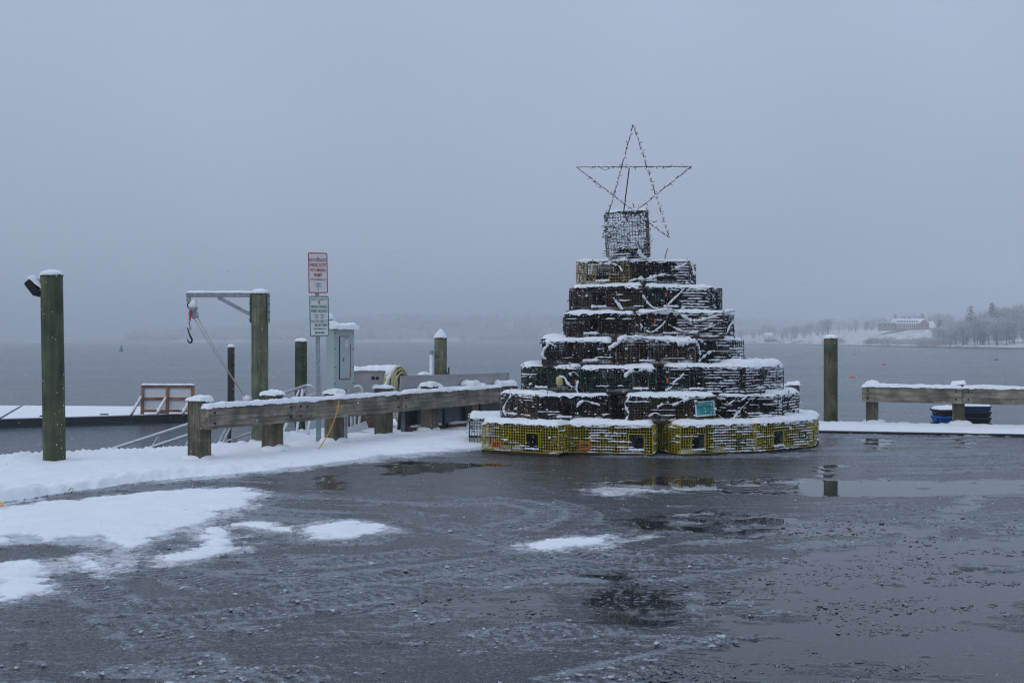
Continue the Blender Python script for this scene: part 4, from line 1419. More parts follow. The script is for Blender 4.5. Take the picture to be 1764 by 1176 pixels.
q.tube([P(333, 530, HDp) - ch.location + Vector((0, -.05, 0)), P(333, 530, HDp) - ch.location + Vector((0, .05, 0))], .05, 16)
q.box(P(334, 538, HDp) - ch.location, (.09, .07, .16), Matrix.Rotation(R(-20), 3, 'Y'))
q.build('pulley_block', M['galv'], ch)
MB().blob((0, 0, 0), .06, 8, .4, 1.2, 2).build('snow_cap', M['snow'], ch, P(333, 524, HDp - .02) - ch.location, smooth=True)
MB().box((0, 0, 0), (.022, .01, .15), Matrix.Rotation(R(8), 3, 'Y')).build('strap', M['strap'], ch, P(328, 542, HDp - .05) - ch.location)
rp = thing('hoist_rope', 'pair of pale ropes slanting from the pulley down to the hoist pile', 'rope', tuple(P(425, 688, HDp - .1)))
for (x0, y0) in ((333, 546), (339, 545)):
    MB().tube([P(x0, y0, HDp) - rp.location, P((x0 + 426) / 2 - 1, (y0 + 690) / 2 + 2, HDp - .05) - rp.location, P(426, 690, HDp - .1) - rp.location], .006, 6).build('strand', M['rope'], rp, smooth=True)

# ------------------------------------------------------------------ parking sign
SD = 16.35
sg = thing('parking_sign', 'two parking signs, one lettered red and one green, on a grey metal post', 'sign', (xz(549, SD), SD, 0))
lean = Vector((xz(546.6, SD) - xz(549, SD), 0, 1.5 + (HZ - 434) * SD / F)) 
topz = 1.5 + (HZ - 440) * SD / F
q = MB()
q.box((0, 0, topz / 2), (.055, .006, topz))
q.box((-.026, .014, topz / 2), (.005, .03, topz))
q.box((.026, .014, topz / 2), (.005, .03, topz))
q.build('post', M['galv'], sg, (0, 0.02, 0), (0, R(-0.75), 0))
SYAW = R(33)
k_ = SD / F


def text(body, cap_h, m, parent, loc, width, off=0.0):
    c = bpy.data.curves.new('lettering', 'FONT')
    c.body = body
    c.size = cap_h / 0.70
    c.align_x = 'CENTER'
    c.align_y = 'CENTER'
    c.offset = off
    c.extrude = 0.0004
    c.materials.append(m)
    tmp = bpy.data.objects.new('lettering', c)
    me = bpy.data.meshes.new_from_object(tmp)
    bpy.data.objects.remove(tmp)
    w = max(v.co.x for v in me.vertices) - min(v.co.x for v in me.vertices)
    o = bpy.data.objects.new('lettering', me)
    COL.objects.link(o)
    o.parent = parent
    o.location = loc
    o.rotation_euler = (R(90), 0, 0)
    o.scale = (width / w, 1, 1)
    return o


def rrect(w, h, r, n=5):
    pts = []
    for (cx0, cy0, a0) in ((w / 2 - r, h / 2 - r, 0), (-w / 2 + r, h / 2 - r, 90), (-w / 2 + r, -h / 2 + r, 180), (w / 2 - r, -h / 2 + r, 270)):
        for k in range(n + 1):
            a = R(a0 + 90 * k / n)
            pts.append((cx0 + r * math.cos(a), cy0 + r * math.sin(a)))
    return pts


def plate(w, h, r, th):
    pts = rrect(w, h, r)
    n = len(pts)
    q = MB()
    q.add([(x, -th / 2, z) for x, z in pts] + [(x, th / 2, z) for x, z in pts], [tuple(range(n))[::-1], tuple(range(n, 2 * n))] + [(i, (i + 1) % n, n + (i + 1) % n, n + i) for i in range(n)])
    return q


def border(w, h, r, bw, y):
    a, c = rrect(w, h, r), rrect(w - 2 * bw, h - 2 * bw, max(.002, r - bw))
    n = len(a)
    q = MB()
    q.add([(x, y, z) for x, z in a] + [(x, y, z) for x, z in c], [(i, (i + 1) % n, n + (i + 1) % n, n + i) for i in range(n)])
    return q


SWd, SHt = 0.305, 0.585
for idx, (pxc, pyc, mt, lab) in enumerate(((548.2, 470.2, 'signred', 'white sign with red border and red lettering'), (550.3, 544.5, 'signgreen', 'white sign with green border and green lettering'))):
    pn = plate(SWd, SHt, .025, .003).build('sign_panel', M['signwhite'], sg, (xz(pxc, SD) - sg.location.x, -.02, 1.5 + (HZ - pyc) * k_), (R(0), R(-1.0), SYAW))
    tag(pn, lab)
    border(SWd - .008, SHt - .008, .022, .014, -.0022).build('border', M[mt], pn)
    if idx == 0:
        rows = [('NO OVERNIGHT', .182, .050, .262, 0, .0006), ('PARKING EXCEPT', .110, .050, .252, 0, .0006), ('WITH MARINA', .038, .050, .238, 0, .0006), ('PERMIT', -.034, .050, .130, 0, .0006), ('TOWN ORDINANCE 6-70', -.097, .028, .235, 0, 0)]
        marks = [(0, -.175, 'signblue', .08)]
        bolts = (.222, -.236)
    else:
        rows = [('SAVE SO CHURCH ST', .240, .038, .240, 0, -.0004), ('OR', .189, .036, .038, 0, 0), ('MARINA PARKING', .134, .043, .240, 0, .0004), ('PERMIT REQUIRED', .072, .043, .245, 0, .0004), ('VIOLATORS SUBJECT TO', -.074, .038, .255, 0, -.0004), ('FINE AND TOWING', -.130, .040, .195, .025, .0006), ('TOWN ORDINANCE 6-70', -.182, .024, .185, 0, 0)]
        marks = [(-.045, -.003, 'signblue', .06), (.045, -.003, 'signblue', .05)]
        bolts = (.215, -.236)
    for body, z, cap_h, wd, dx, off_ in rows:
        text(body, cap_h, M[mt], pn, (dx, -.0034, z), wd, off_)
    for (mx, mz, mm_, w) in marks:
        border(w * 1.35, .062, .004, .0025, -.0022).build('permit_mark', M[mm_], pn, (mx, 0, mz))
        for dz in (.018, -.018):
            MB().box((mx, -.0026, mz + dz), (w * .95, .001, .007)).build('permit_mark', M[mm_], pn)
        MB().box((mx, -.0026, mz), (.014, .001, .016)).build('permit_mark', M['ink'], pn)
    for z in bolts:
        MB().lathe([(.009, 0), (.009, .004), (.004, .007)], 8).build('bolt', M['iron'], pn, (0, -.002, z), (R(90), 0, 0))
    if idx == 1:
        q = MB()
        q.add([(-.045, -.0034, -.236), (-.078, -.0034, -.236), (-.045, -.0034, -.216), (-.045, -.0034, -.256)], [(1, 3, 2)])
        q.add([(.045, -.0034, -.216), (.078, -.0034, -.236), (.045, -.0034, -.256)], [(0, 2, 1)])
        q.add([(-.046, -.0034, -.229), (.046, -.0034, -.229), (.046, -.0034, -.243), (-.046, -.0034, -.243)], [(0, 3, 2, 1)])
        q.build('arrow', M[mt], pn)
MB().tube([(-.035, .01, 0), (-.035, .01, .55)], .011, 8).build('conduit', M['teal'], sg, (0, .03, 0))

# ------------------------------------------------------------------ electric cabinet
CD = 16.9
k_ = CD / F
cb = thing('electric_cabinet', 'grey green electrical cabinet with rusty door edge and domes of snow on top', 'cabinet', (xz(585, CD), CD, 0), R(46))
zb, zt = 1.5 + (HZ - 670) * k_, 1.5 + (HZ - 566) * k_
CW, CDp = 0.36, 0.19
MB().box((0, 0, (zb + zt) / 2), (CW, CDp, zt - zb)).build('body', M['cab'], cb, bevel=.004)
fr = MB().box((0, 0, 0), (CW + .012, .012, zt - zb + .005)).build('front_cover', M['cab'], cb, (0, -CDp / 2 - .007, (zb + zt) / 2), bevel=.003)
dr = MB().box((0, 0, 0), (.185, .010, .62)).build('door', M['cab'], cb, (.01, -CDp / 2 - .019, (zb + zt) / 2 + .02), bevel=.002)
MB().box((-.097, -.001, 0), (.008, .012, .63)).build('shadow_gap', M['black'], dr)
q = MB()
q.box((.098, -.002, .0), (.012, .010, .40))
q.box((.0, -.002, -.313), (.19, .010, .009))
q.box((.0, -.002, .313), (.19, .010, .006))
q.box((.096, -.003, -.24), (.020, .010, .10))
q.build('rusty_edge', M['rust'], dr)
lb = MB().box((.02, -.007, .225), (.055, .003, .13)).build('notice_label', M['paperwhite'], dr)
MB().box((.02, -.0095, .283), (.055, .002, .014)).build('label_band', M['signred'], lb)
MB().box((.012, -.0095, .255), (.012, .002, .014)).build('label_print', M['ink'], lb)
q = MB()
for j in range(4):
    q.box((.024, -.0095, .235 - j * .018), (.032, .002, .004))
q.build('label_print', M['signgrey'], lb)
MB().box((-.03, -.012, -.03), (.02, .014, .05)).build('latch', M['galv'], dr)
for sx_ in (-1, 1):
    for sz_ in (-.36, -.12, .15, .38):
        MB().lathe([(.009, 0), (.009, .006)], 8).build('screw', M['iron'], fr, (sx_ * (CW / 2 - .012), -.006, sz_), (R(90), 0, 0))
for sx_ in (-.13, .13):
    MB().box((0, 0, 0), (.045, .045, zb + .2)).build('leg', M['galv'], cb, (sx_, .03, zb / 2 - .1))
snow_slab(CW + .10, CDp + .12, .085, 21, .025, 2.2, 22, 14).build('snow_cap', M['snow'], cb, (0.02, -.02, zt), smooth=True)
dome = MB().lathe([(.085, 0), (.085, .05), (.075, .07)], 16).build('meter_base', M['cab'], cb, (-.11, .08, zt))
snow_disc(.12, .06, 33).build('snow_cap', M['snow'], dome, (0, 0, .06), smooth=True)
kn = MB().lathe([(.035, 0), (.035, .04)], 12).build('meter_knob', M['cab'], cb, (-.11, .08, zt + .12))
snow_disc(.055, .07, 35).build('snow_cap', M['snow'], kn, (0, 0, .03), smooth=True)

# yellow cord hanging over the rail
cd = thing('yellow_cord', 'orange yellow cord hanging over the guard rail and trailing on the snow', 'cord', tuple(G(545, 777)))
path = [P(588, 689, 16.2), P(584, 690, 15.95), P(583, 697, 15.80), P(578, 716, 15.72), P(570, 738, 15.62), P(560, 757, 15.52), P(551, 770, 15.42), P(545, 776, 15.36), P(541, 778.5, 15.3)]
MB().tube([p - cd.location for p in catenary(path, 0, 5)], .0075, 8).build('cable', M['cord'], cd, smooth=True)

# ------------------------------------------------------------------ gangway down to the float
gw = thing('gangway', 'white aluminium gangway with truss handrails sloping down to the float', 'gangway', (-4.6, 17.0, 0))
go = gw.location


def gpt(p):
    return Vector(p) - go


fa0, fa1 = Vector((-3.30, 18.25, .77)), Vector((-6.6, 15.5, -.36))
offn = Vector((0.60, -0.80, 0)) * 0.85
for side in (0, 1):
    a = fa0 + offn * side
    c = fa1 + offn * side
    if side:
        a = a.lerp(c, 0.26)
    dn = Vector((0, 0, -1))
    MB().tube([gpt(a), gpt(c)], .024, 10).build('top_rail', M['alu'], gw, smooth=True)
    MB().tube([gpt(a + dn * .45), gpt(c + dn * .45)], .016, 8).build('middle_rail', M['alu'], gw, smooth=True)
    MB().box((0, 0, 0), ((c - a).length, .06, .10), ((c - a).to_track_quat('X', 'Z').to_matrix())).build('bottom_chord', M['alu'], gw, gpt((a + c) / 2 + dn * .95))
    n = 7 if not side else 6
    for k in range(n + 1):
        p = a.lerp(c, k / n)
        MB().tube([gpt(p), gpt(p + dn * .93)], .02, 6).build('upright', M['alu'], gw)
        if k < n:
            p2 = a.lerp(c, (k + 1) / n)
            MB().tube([gpt(p + dn * .03), gpt(p2 + dn * .93)], .016, 6).build('diagonal', M['alu'], gw)
a, c = fa0 + offn * .5 + Vector((0, 0, -.92)), fa1 + offn * .5 + Vector((0, 0, -.92))
a = a.lerp(c, .2)
dm = ((c - a).to_track_quat('X', 'Z').to_matrix())
MB().box((0, 0, 0), ((c - a).length, .78, .04), dm).build('walkway', M['alu'], gw, gpt((a + c) / 2))
# bent rail ends and splayed legs at the pier
MB().tube([gpt(p) for p in catenary([fa0, P(535, 664.5, 18.2), P(539, 668, 18.2), P(541, 677, 18.2), P(538, 690, 18.2)], 0, 5)], .022, 8).build('rail_end', M['alu'], gw, smooth=True)
MB().tube([gpt(P(510, 688, 18.2)), gpt(P(528, 682, 18.2)), gpt(P(545, 677, 18.2))], .017, 8).build('rail_end', M['alu'], gw)
for (x0, y0, x1, y1) in ((515, 672, 482, 760), (521, 671, 509, 759), (539, 690, 528, 757)):
    MB().tube([gpt(P(x0, y0, 18.15)), gpt(P(x1, y1, 17.2))], .022, 8).build('leg', M['alu'], gw)
# second rail end by the cabinet
r2 = [P(596, 694, 18.0), P(600, 672, 18.0), P(608, 667, 18.0), P(619, 665, 18.0), P(624, 672, 18.0), P(623, 690, 18.0)]
hr_ = thing('handrail', 'bent white pipe handrail showing under the electrical cabinet', 'handrail', tuple(G(605, 749)))
ho2 = Vector(hr_.location)
MB().tube([p - ho2 for p in catenary(r2, 0, 5)], .02, 8).build('rail', M['alu'], hr_, smooth=True)
MB().tube([P(600, 682, 18.0) - ho2, P(623, 676, 18.0) - ho2], .014, 8).build('rail', M['alu'], hr_)
for (x0, y0, x1) in ((597, 692, 598), (604, 680, 606), (612, 676, 611), (623, 690, 616)):
    MB().tube([P(x0, y0, 18.0) - ho2, G(x1, 749)- ho2], .02, 8).build('leg', M['alu'], hr_)
MB().box((0, 0, 0), (.75, .05, .12)).build('kick_plate', M['alu'], hr_, P(594, 745, 17.9) - ho2, (0, R(-18), R(20)))

# ------------------------------------------------------------------ floats out on the water
M['floatsnow'] = M['snow']


def dock(label, corners, ztop):
    """corners: four plan points, near-left, near-right, far-right, far-left"""
    g = thing('floating_dock', label, 'dock', (corners[0][0], corners[0][1], ztop))
    o0 = Vector((corners[0][0], corners[0][1], 0))
    pts = [Vector((x, y, 0)) - o0 for x, y in corners]
    for nm, z0, z1, gr, mt in (('hull', -.40, -.02, 0.0, M['dockwood']), ('wale', -.16, -.01, 0.05, M['dockwood']), ('snow_cover', .0, .05, -0.02, M['snow'])):
        c = sum(pts, Vector()) / 4
        q = MB()
        ex = [p + (p - c).normalized() * gr for p in pts]
        q.add([(p.x, p.y, z0) for p in ex] + [(p.x, p.y, z1) for p in ex], [(3, 2, 1, 0), (4, 5, 6, 7), (0, 1, 5, 4), (1, 2, 6, 5), (2, 3, 7, 6), (3, 0, 4, 7)])
        q.build(nm, mt, g, bevel=.02 if nm == 'snow_cover' else 0)
    # cleats and tyre fenders along the near side
    a, c = pts[0], pts[1]
    for k in range(5):
        p = a.lerp(c, .12 + .19 * k)
        MB().box((0, 0, 0), (.3, .08, .07)).build('cleat', M['iron'], g, p + Vector((0, .25, .06)), bevel=.02)
        MB().box((0, 0, 0), (.7, .06, .05)).build('rub_strip', M['black'], g, p + Vector((.5, -.03, -.2)))
    return g


DZ = -1.22


def dpt(x, y):
    p = G(x, y, DZ)
    return (p.x, p.y)


dock('snow covered floating dock lying behind the tall dark pile', [dpt(2, 722.5), dpt(520, 708), dpt(470, 703.5), dpt(40, 700.0)], DZ)
dock('end of a second snow covered float at the left edge', [dpt(-300, 733), dpt(-3, 722.7), dpt(36, 700.1), dpt(-230, 700)], DZ)

# white board frame standing on the float
bd = P(288, 707, 41.0)
bf = thing('board_frame', 'red brown timber frame with four white panels propped on the floating dock', 'board', (bd.x, bd.y, DZ + .05), R(-2))
k_ = 41.0 / F
fw, fhh = 93 * k_, 50 * k_
tilt = bpy.data.objects  # frame leans back slightly
lean_r = (R(-4), 0, 0)
for sx_ in (-1, 0, 1):
    MB().box((0, 0, fhh / 2), (.10, .09, fhh), None).build('stile', M['cedar'], bf, (sx_ * (fw / 2 - .06), 0, 0), lean_r)
for z in (.12, fhh * .53, fhh - .05):
    for s_ in (-1, 1):
        MB().box((0, 0, 0), (fw / 2 - .17, .07, .10)).build('cross_bar', M['cedar'], bf, (s_ * (fw / 4 - .03), z * math.tan(R(4)), z), lean_r)
for s_ in (-1, 1):
    for (z0, z1) in ((.17, fhh * .53 - .05), (fhh * .53 + .05, fhh - .10)):
        MB().box((0, 0, 0), (fw / 2 - .17, .02, z1 - z0 - .01)).build('panel', M['panel_white'], bf, (s_ * (fw / 4 - .03), (z0 + z1) / 2 * math.tan(R(4)) + .02, (z0 + z1) / 2), lean_r)
for sx_ in (-1, 0, 1):
    x = sx_ * (fw / 2 - .06)
    pr = MB().tube([(x, -.06, fhh * .62), (x - .12, -.75, .0)], .05, 4).build('prop', M['cedar'], bf)
    snow_rope([(x, -.09, fhh * .62), (x - .12, -.78, .06)], .06, sx_ + 9, 6, .1).build('snow_cap', M['snow'], pr, smooth=True)
snow_slab(fw, .14, .05, 3, .01, 3, 30, 6).build('snow_cap', M['snow'], bf, (0, fhh * math.tan(R(4)), fhh), smooth=True)

# ------------------------------------------------------------------ metal barrier, box and hose behind the rail
b0, b1 = Vector((-1.72, 18.25, 0)), Vector((0.02, 20.4, 0))
d = b1 - b0
BL = d.length
ba = math.atan2(d.y, d.x)
br_ = thing('metal_barrier', 'long grey sheet metal barrier with a snowy timber ledge behind the guard rail', 'barrier', tuple((b0 + b1) / 2), ba)
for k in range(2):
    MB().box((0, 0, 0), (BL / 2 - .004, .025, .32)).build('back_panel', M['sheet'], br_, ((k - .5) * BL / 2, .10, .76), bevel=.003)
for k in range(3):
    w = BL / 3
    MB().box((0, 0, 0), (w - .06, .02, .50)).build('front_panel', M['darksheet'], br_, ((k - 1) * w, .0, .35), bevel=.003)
    MB().box((0, 0, 0), (.04, .06, .58)).build('stud', M['dockwood'], br_, ((k - 1) * w + w / 2, .0, .35))
    MB().box((0, 0, 0), (w - .06, .09, .10)).build('sill', M['brown_board'], br_, ((k - 1) * w, -.03, .05), bevel=.006)
    snow_slab(w * .8, .09, .03, k + 50, .012, 2.5).build('snow_cap', M['snow'], br_, ((k - 1) * w, -.03, .10), smooth=True)
lg = MB().box((0, 0, 0), (BL + .06, .17, .07)).build('ledge', M['brown_board'], br_, (0, .0, .645), bevel=.006)
snow_slab(BL + .03, .16, .035, 61, .012, 3).build('snow_cap', M['snow'], lg, (0, -.005, .035), smooth=True)
for s_ in (-.80, .30, 1.15):
    snow_slab(.52, .20, .085, s_ * 10 + 70, .02, 2.2, 18, 8).build('snow_mound', M['snow'], lg, (s_, -.01, .045), smooth=True)
MB().box((0, 0, 0), (.02, .09, .62)).build('end_plate', M['darksheet'], br_, (-BL / 2 - .012, .02, .31))
snow_slab(.22, .12, .05, 91, .012, 2.2, 10, 6).build('snow_mound', M['snow'], br_, (-.55 * BL / 2, .17, .93), smooth=True)

pb = thing('pump_box', 'pale steel dockside box with a snow covered lid between cabinet and hose', 'box', (xz(632, 19.2), 19.2, 0), R(8))
k_ = 19.2 / F
zt_ = 1.5 + (HZ - 640) * k_
MB().box((0, 0, (zt_ + .28) / 2), (.80, .5, zt_ - .28)).build('body', M['sheet'], pb, bevel=.008)
MB().box((0, 0, 0), (.86, .56, .03)).build('lid', M['sheet'], pb, (0, 0, zt_ + .013), bevel=.006)
snow_slab(.9, .6, .07, 23, .015, 3, 30, 14).build('snow_cap', M['snow'], pb, (0, 0, zt_ + .03), smooth=True)
for x in (.10, .17):
    MB().lathe([(.028, 0), (.028, .02), (.016, .035)], 12).build('knob', M['black'] if x < .15 else M['rod'], pb, (x, -.25, zt_ - .10), (R(90), 0, 0))
MB().box((0, 0, 0), (.86, .52, .22)).build('base_board', M['brown_board'], pb, (0, 0, .14), bevel=.006)
MB().box((0, 0, 0), (.09, .5, .1)).build('foot', M['dockwood'], pb, (-.3, 0, .0))
MB().box((0, 0, 0), (.09, .5, .1)).build('foot', M['dockwood'], pb, (.3, 0, .0))

hs_ = thing('hose_coil', 'thick coil of yellow hose with snow on top beside the steel box', 'hose', tuple(P(687, 700, 18.9)))
hc = P(687, 660, 18.9) - hs_.location
for k in range(9):
    pts = []
    yaw = R(43)
    off = (k - 5.5) * .034
    rr1, rr2 = .160 + .018 * math.sin(k * 2.1), .255 + .02 * math.sin(k * 1.3)
    for j in range(29):
        a = 6.2832 * j / 28
        lx = rr1 * math.cos(a)
        lz = rr2 * math.sin(a) - .03 * (k % 3)
        pts.append(hc + Vector((lx * math.sin(yaw) + off * math.cos(yaw), lx * math.cos(yaw) - off * math.sin(yaw) * -1 * 0 - off * math.sin(yaw), lz)))
    MB().tube(pts, .016, 7, False).build('hose_loop', M['hose'], hs_, smooth=True)
pts = [P(676, 685, 18.7), P(678, 705, 18.65), P(683, 722, 18.6), P(690, 730, 18.6), P(696, 722, 18.65), P(697, 700, 18.7), P(695, 684, 18.75)]
MB().tube([p - hs_.location for p in catenary(pts, 0, 5)], .016, 8).build('hose_loop', M['hose'], hs_, smooth=True)
MB().tube([P(690, 700, 18.6) - hs_.location, P(687, 742, 18.5) - hs_.location], .03, 8).build('stand', M['iron'], hs_)
for s_ in (-1, 0, 1):
    q = []
    for j in range(13):
        a = R(25 + 130 * j / 12)
        q.append(hc + Vector((.165 * math.cos(a) * math.sin(R(43)) + (s_ * .05 - .09) * math.cos(R(43)), .165 * math.cos(a) * math.cos(R(43)) - (s_ * .05 - .09) * math.sin(R(43)), .272 * math.sin(a))))
    snow_rope(q, .042, s_ + 4).build('snow_cap', M['snow'], hs_, smooth=True)
q = [P(672, 646, 18.55), P(667, 655, 18.5), P(664, 668, 18.5), P(663, 684, 18.5)]
snow_rope([p - hs_.location for p in catenary(q, 0, 4)], .04, 77).build('snow_cap', M['snow'], hs_, smooth=True)

ct = thing('dock_cleat', 'small dark iron cleat on the edge beside the cone topped pile', 'cleat', tuple(P(773, 655, 21.3)))
MB().tube([(0, 0, -.6), (0, 0, .24)], .016, 6).build('horn', M['iron'], ct)
MB().tube([(-.05, 0, -.6), (-.03, 0, .14), (-.06, 0, .17)], .014, 6).build('horn', M['iron'], ct)

# ------------------------------------------------------------------ fish totes on a low float behind the right rail
fd = thing('work_float', 'low dark work float behind the right edge of the pier', 'dock', (xz(1655, 23.2), 23.2, -.50))
MB().box((0, .6, -.3), (5, 2.4, .6)).build('hull', M['dockwood'], fd)
MB().box((0, .6, .02), (5.05, 2.45, .04)).build('deck', M['brown_board'], fd)


def tote(mat_, label, loc, rz, w=.52, dp=.42, h=.235, top=False):
    g = thing('fish_tote', label, 'crate', loc, rz, None)
    q = MB()
    tpr = .03
    # open-topped tapered box
    for (z0, z1, w0, w1, d0, d1) in ((0, h, w - tpr * 2, w, dp - tpr * 2, dp),):
        ro_ = [(-w0 / 2, -d0 / 2, z0), (w0 / 2, -d0 / 2, z0), (w0 / 2, d0 / 2, z0), (-w0 / 2, d0 / 2, z0), (-w1 / 2, -d1 / 2, z1), (w1 / 2, -d1 / 2, z1), (w1 / 2, d1 / 2, z1), (-w1 / 2, d1 / 2, z1)]
        ri_ = [(x * .93, y * .92, z + (.015 if z == z0 else 0)) for x, y, z in ro_]
        q.add(ro_ + ri_, [(3, 2, 1, 0), (0, 1, 5, 4), (1, 2, 6, 5), (2, 3, 7, 6), (3, 0, 4, 7), (8, 9, 10, 11), (8, 12, 13, 9), (9, 13, 14, 10), (10, 14, 15, 11), (11, 15, 12, 8), (4, 5, 13, 12), (5, 6, 14, 13), (6, 7, 15, 14), (7, 4, 12, 15)])
    q.build('body', mat_, g)
    MB().box((0, 0, 0), (w + .03, .02, .03)).build('rim', mat_, g, (0, -dp / 2 - .006, h - .02))
    for s_ in (-1, 1):
        MB().box((0, 0, 0), (.03, dp + .02, .03)).build('rim', mat_, g, (s_ * (w / 2 + .004), 0, h - .02))
        MB().box((0, 0, 0), (.02, .16, .05)).build('handle', mat_, g, (s_ * (w / 2 + .012), 0, h - .075))
    for k in range(5):
        MB().box((0, 0, 0), (.014, .012, h - .06)).build('rib', mat_, g, ((k - 2) * w / 6, -dp / 2 + .010, h / 2 - .01), (R(5), 0, 0))
    if top:
        snow_slab(w + .02, dp + .02, .06, hash(label) % 97, .012, 2.6, 16, 12).build('snow_cap', M['snow'], g, (0, 0, h - .005), smooth=True)
    return g


td = 23.2
for (px, cols, ztopm, nm, ang) in ((1632, ['blacktote', 'bluetote', 'blacktote', 'blacktote'], 704, 'left', R(6)), (1681, ['navytote', 'blacktote', 'greentote', 'blacktote', 'blacktote'], 698, 'right', R(-14))):
    zt_ = 1.5 + (HZ - ztopm) * td / F
    words = {
        'left': ['black snow topped fish crate on the shorter stack beside the rail post', 'bright blue fish crate in the shorter stack by the rail post', 'black fish crate under the bright blue one', 'lowest black fish crate of the shorter stack, behind the pier edge'],
        'right': ['navy blue snow topped fish crate on the taller stack', 'black fish crate under the navy one', 'dark green fish crate in the taller stack', 'black fish crate under the dark green one', 'lowest fish crate of the taller stack, behind the pier edge']}[nm]
    hgt = .14 if nm == 'left' else .115
    for k, cn in enumerate(cols):
        tote(M[cn], words[k], (xz(px, td), td, zt_ - (k + 1) * hgt), ang + .03 * (k % 2), .50, .42, hgt, k == 0)

# ------------------------------------------------------------------ lobster traps
LEVEL = [0.0, 0.0, 0.40, 0.772, 1.144, 1.516, 1.888, 2.26, 2.632]   # base height of rows 1..7, then the standing trap


def wire(mb, a, c, r, jit, rnd, n=1):
    """thin four-sided wire from a to c, slightly bent when jit > 0"""
    a, c = Vector(a), Vector(c)
    d = (c - a)
    if d.length < 1e-5:
        return
    d.normalize()
    s1 = d.orthogonal().normalized()
    s2 = d.cross(s1)
    vs, fs = [], []
    for i in range(n + 1):
        p = a.lerp(c, i / n)
        if 0 < i < n and jit:
            p = p + Vector((rnd.gauss(0, jit), rnd.gauss(0, jit), rnd.gauss(0, jit)))
        rr = r * (1 + (rnd.random() - .4) * (.6 if jit else .1))
        for (x, y) in ((1, 0), (0, 1), (-1, 0), (0, -1)):
            vs.append(tuple(p + (s1 * x + s2 * y) * rr))
    for i in range(n):
        for k in range(4):
            k2 = (k + 1) % 4
            fs.append((i * 4 + k, i * 4 + k2, i * 4 + 4 + k2, i * 4 + 4 + k))
    mb.add(vs, fs)


def panel(mb, o_, ux, uz, W, H, sp, r, jit, rnd, holes=()):
    """grid of wires on the plane o + ux*x + uz*z, leaving rectangular openings"""
    nx, nz = max(2, round(W / sp)), max(2, round(H / sp))
    o_, ux, uz = Vector(o_), Vector(ux), Vector(uz)

    def cut(lo, hi, fixed, vertical):
        segs = [(lo, hi)]
        for (hx0, hx1, hz0, hz1) in holes:
            f0, f1, s0, s1 = (hx0, hx1, hz0, hz1) if vertical else (hz0, hz1, hx0, hx1)
            if f0 < fixed < f1:
                new = []
                for (p_, q_) in segs:
                    if s0 > p_:
                        new.append((p_, min(q_, s0)))
                    if s1 < q_:
                        new.append((max(p_, s1), q_))
                segs = new
        return [s_ for s_ in segs if s_[1] - s_[0] > 1e-4]
    for i in range(nx + 1):
        x = W * i / nx
        for (s0, s1) in cut(0, H, x, True):
            wire(mb, o_ + ux * x + uz * s0, o_ + ux * x + uz * s1, r * (1.5 if i in (0, nx) else 1), jit, rnd, 3 if jit else 1)
    for j in range(nz + 1):
        z = H * j / nz
        for (s0, s1) in cut(0, W, z, False):
            wire(mb, o_ + ux * s0 + uz * z, o_ + ux * s1 + uz * z, r * (1.5 if j in (0, nz) else 1), jit, rnd, 4 if jit else 1)


def funnel(x0, x1, z0, z1, y0, depth, r, rnd):
    """netting funnel from a rectangular mouth back to a small ring"""
    q = MB()
    rings, n = 6, 18
    cxm, czm = (x0 + x1) / 2 + .04, (z0 + z1) / 2 - .01
    pts = []
    for j in range(rings + 1):
        t_ = j / rings
        row = []
        for k in range(n):
            a = 6.2832 * k / n
            ca, sa = math.cos(a), math.sin(a)
            m_ = max(abs(ca), abs(sa))
            mx = (x0 + x1) / 2 + ca / m_ * (x1 - x0) / 2
            mz = (z0 + z1) / 2 + sa / m_ * (z1 - z0) / 2
            ex, ez = cxm + ca * .065, czm + sa * .06
            k_2 = t_ ** .8
            row.append(Vector((mx + (ex - mx) * k_2 + rnd.gauss(0, .003), y0 + depth * t_, mz + (ez - mz) * k_2 - .03 * math.sin(3.14 * t_) + rnd.gauss(0, .003))))
        pts.append(row)
    for j in range(rings):
        for k in range(n):
            wire(q, pts[j][k], pts[j + 1][(k + 1) % n], r, 0, rnd)
            wire(q, pts[j][k], pts[j + 1][(k - 1) % n], r, 0, rnd)
    for k in range(n):
        wire(q, pts[-1][k], pts[-1][(k + 1) % n], r * 1.8, 0, rnd)
        wire(q, pts[0][k], pts[0][(k + 1) % n], r * 1.8, 0, rnd)
    return q


TRAPS = {}


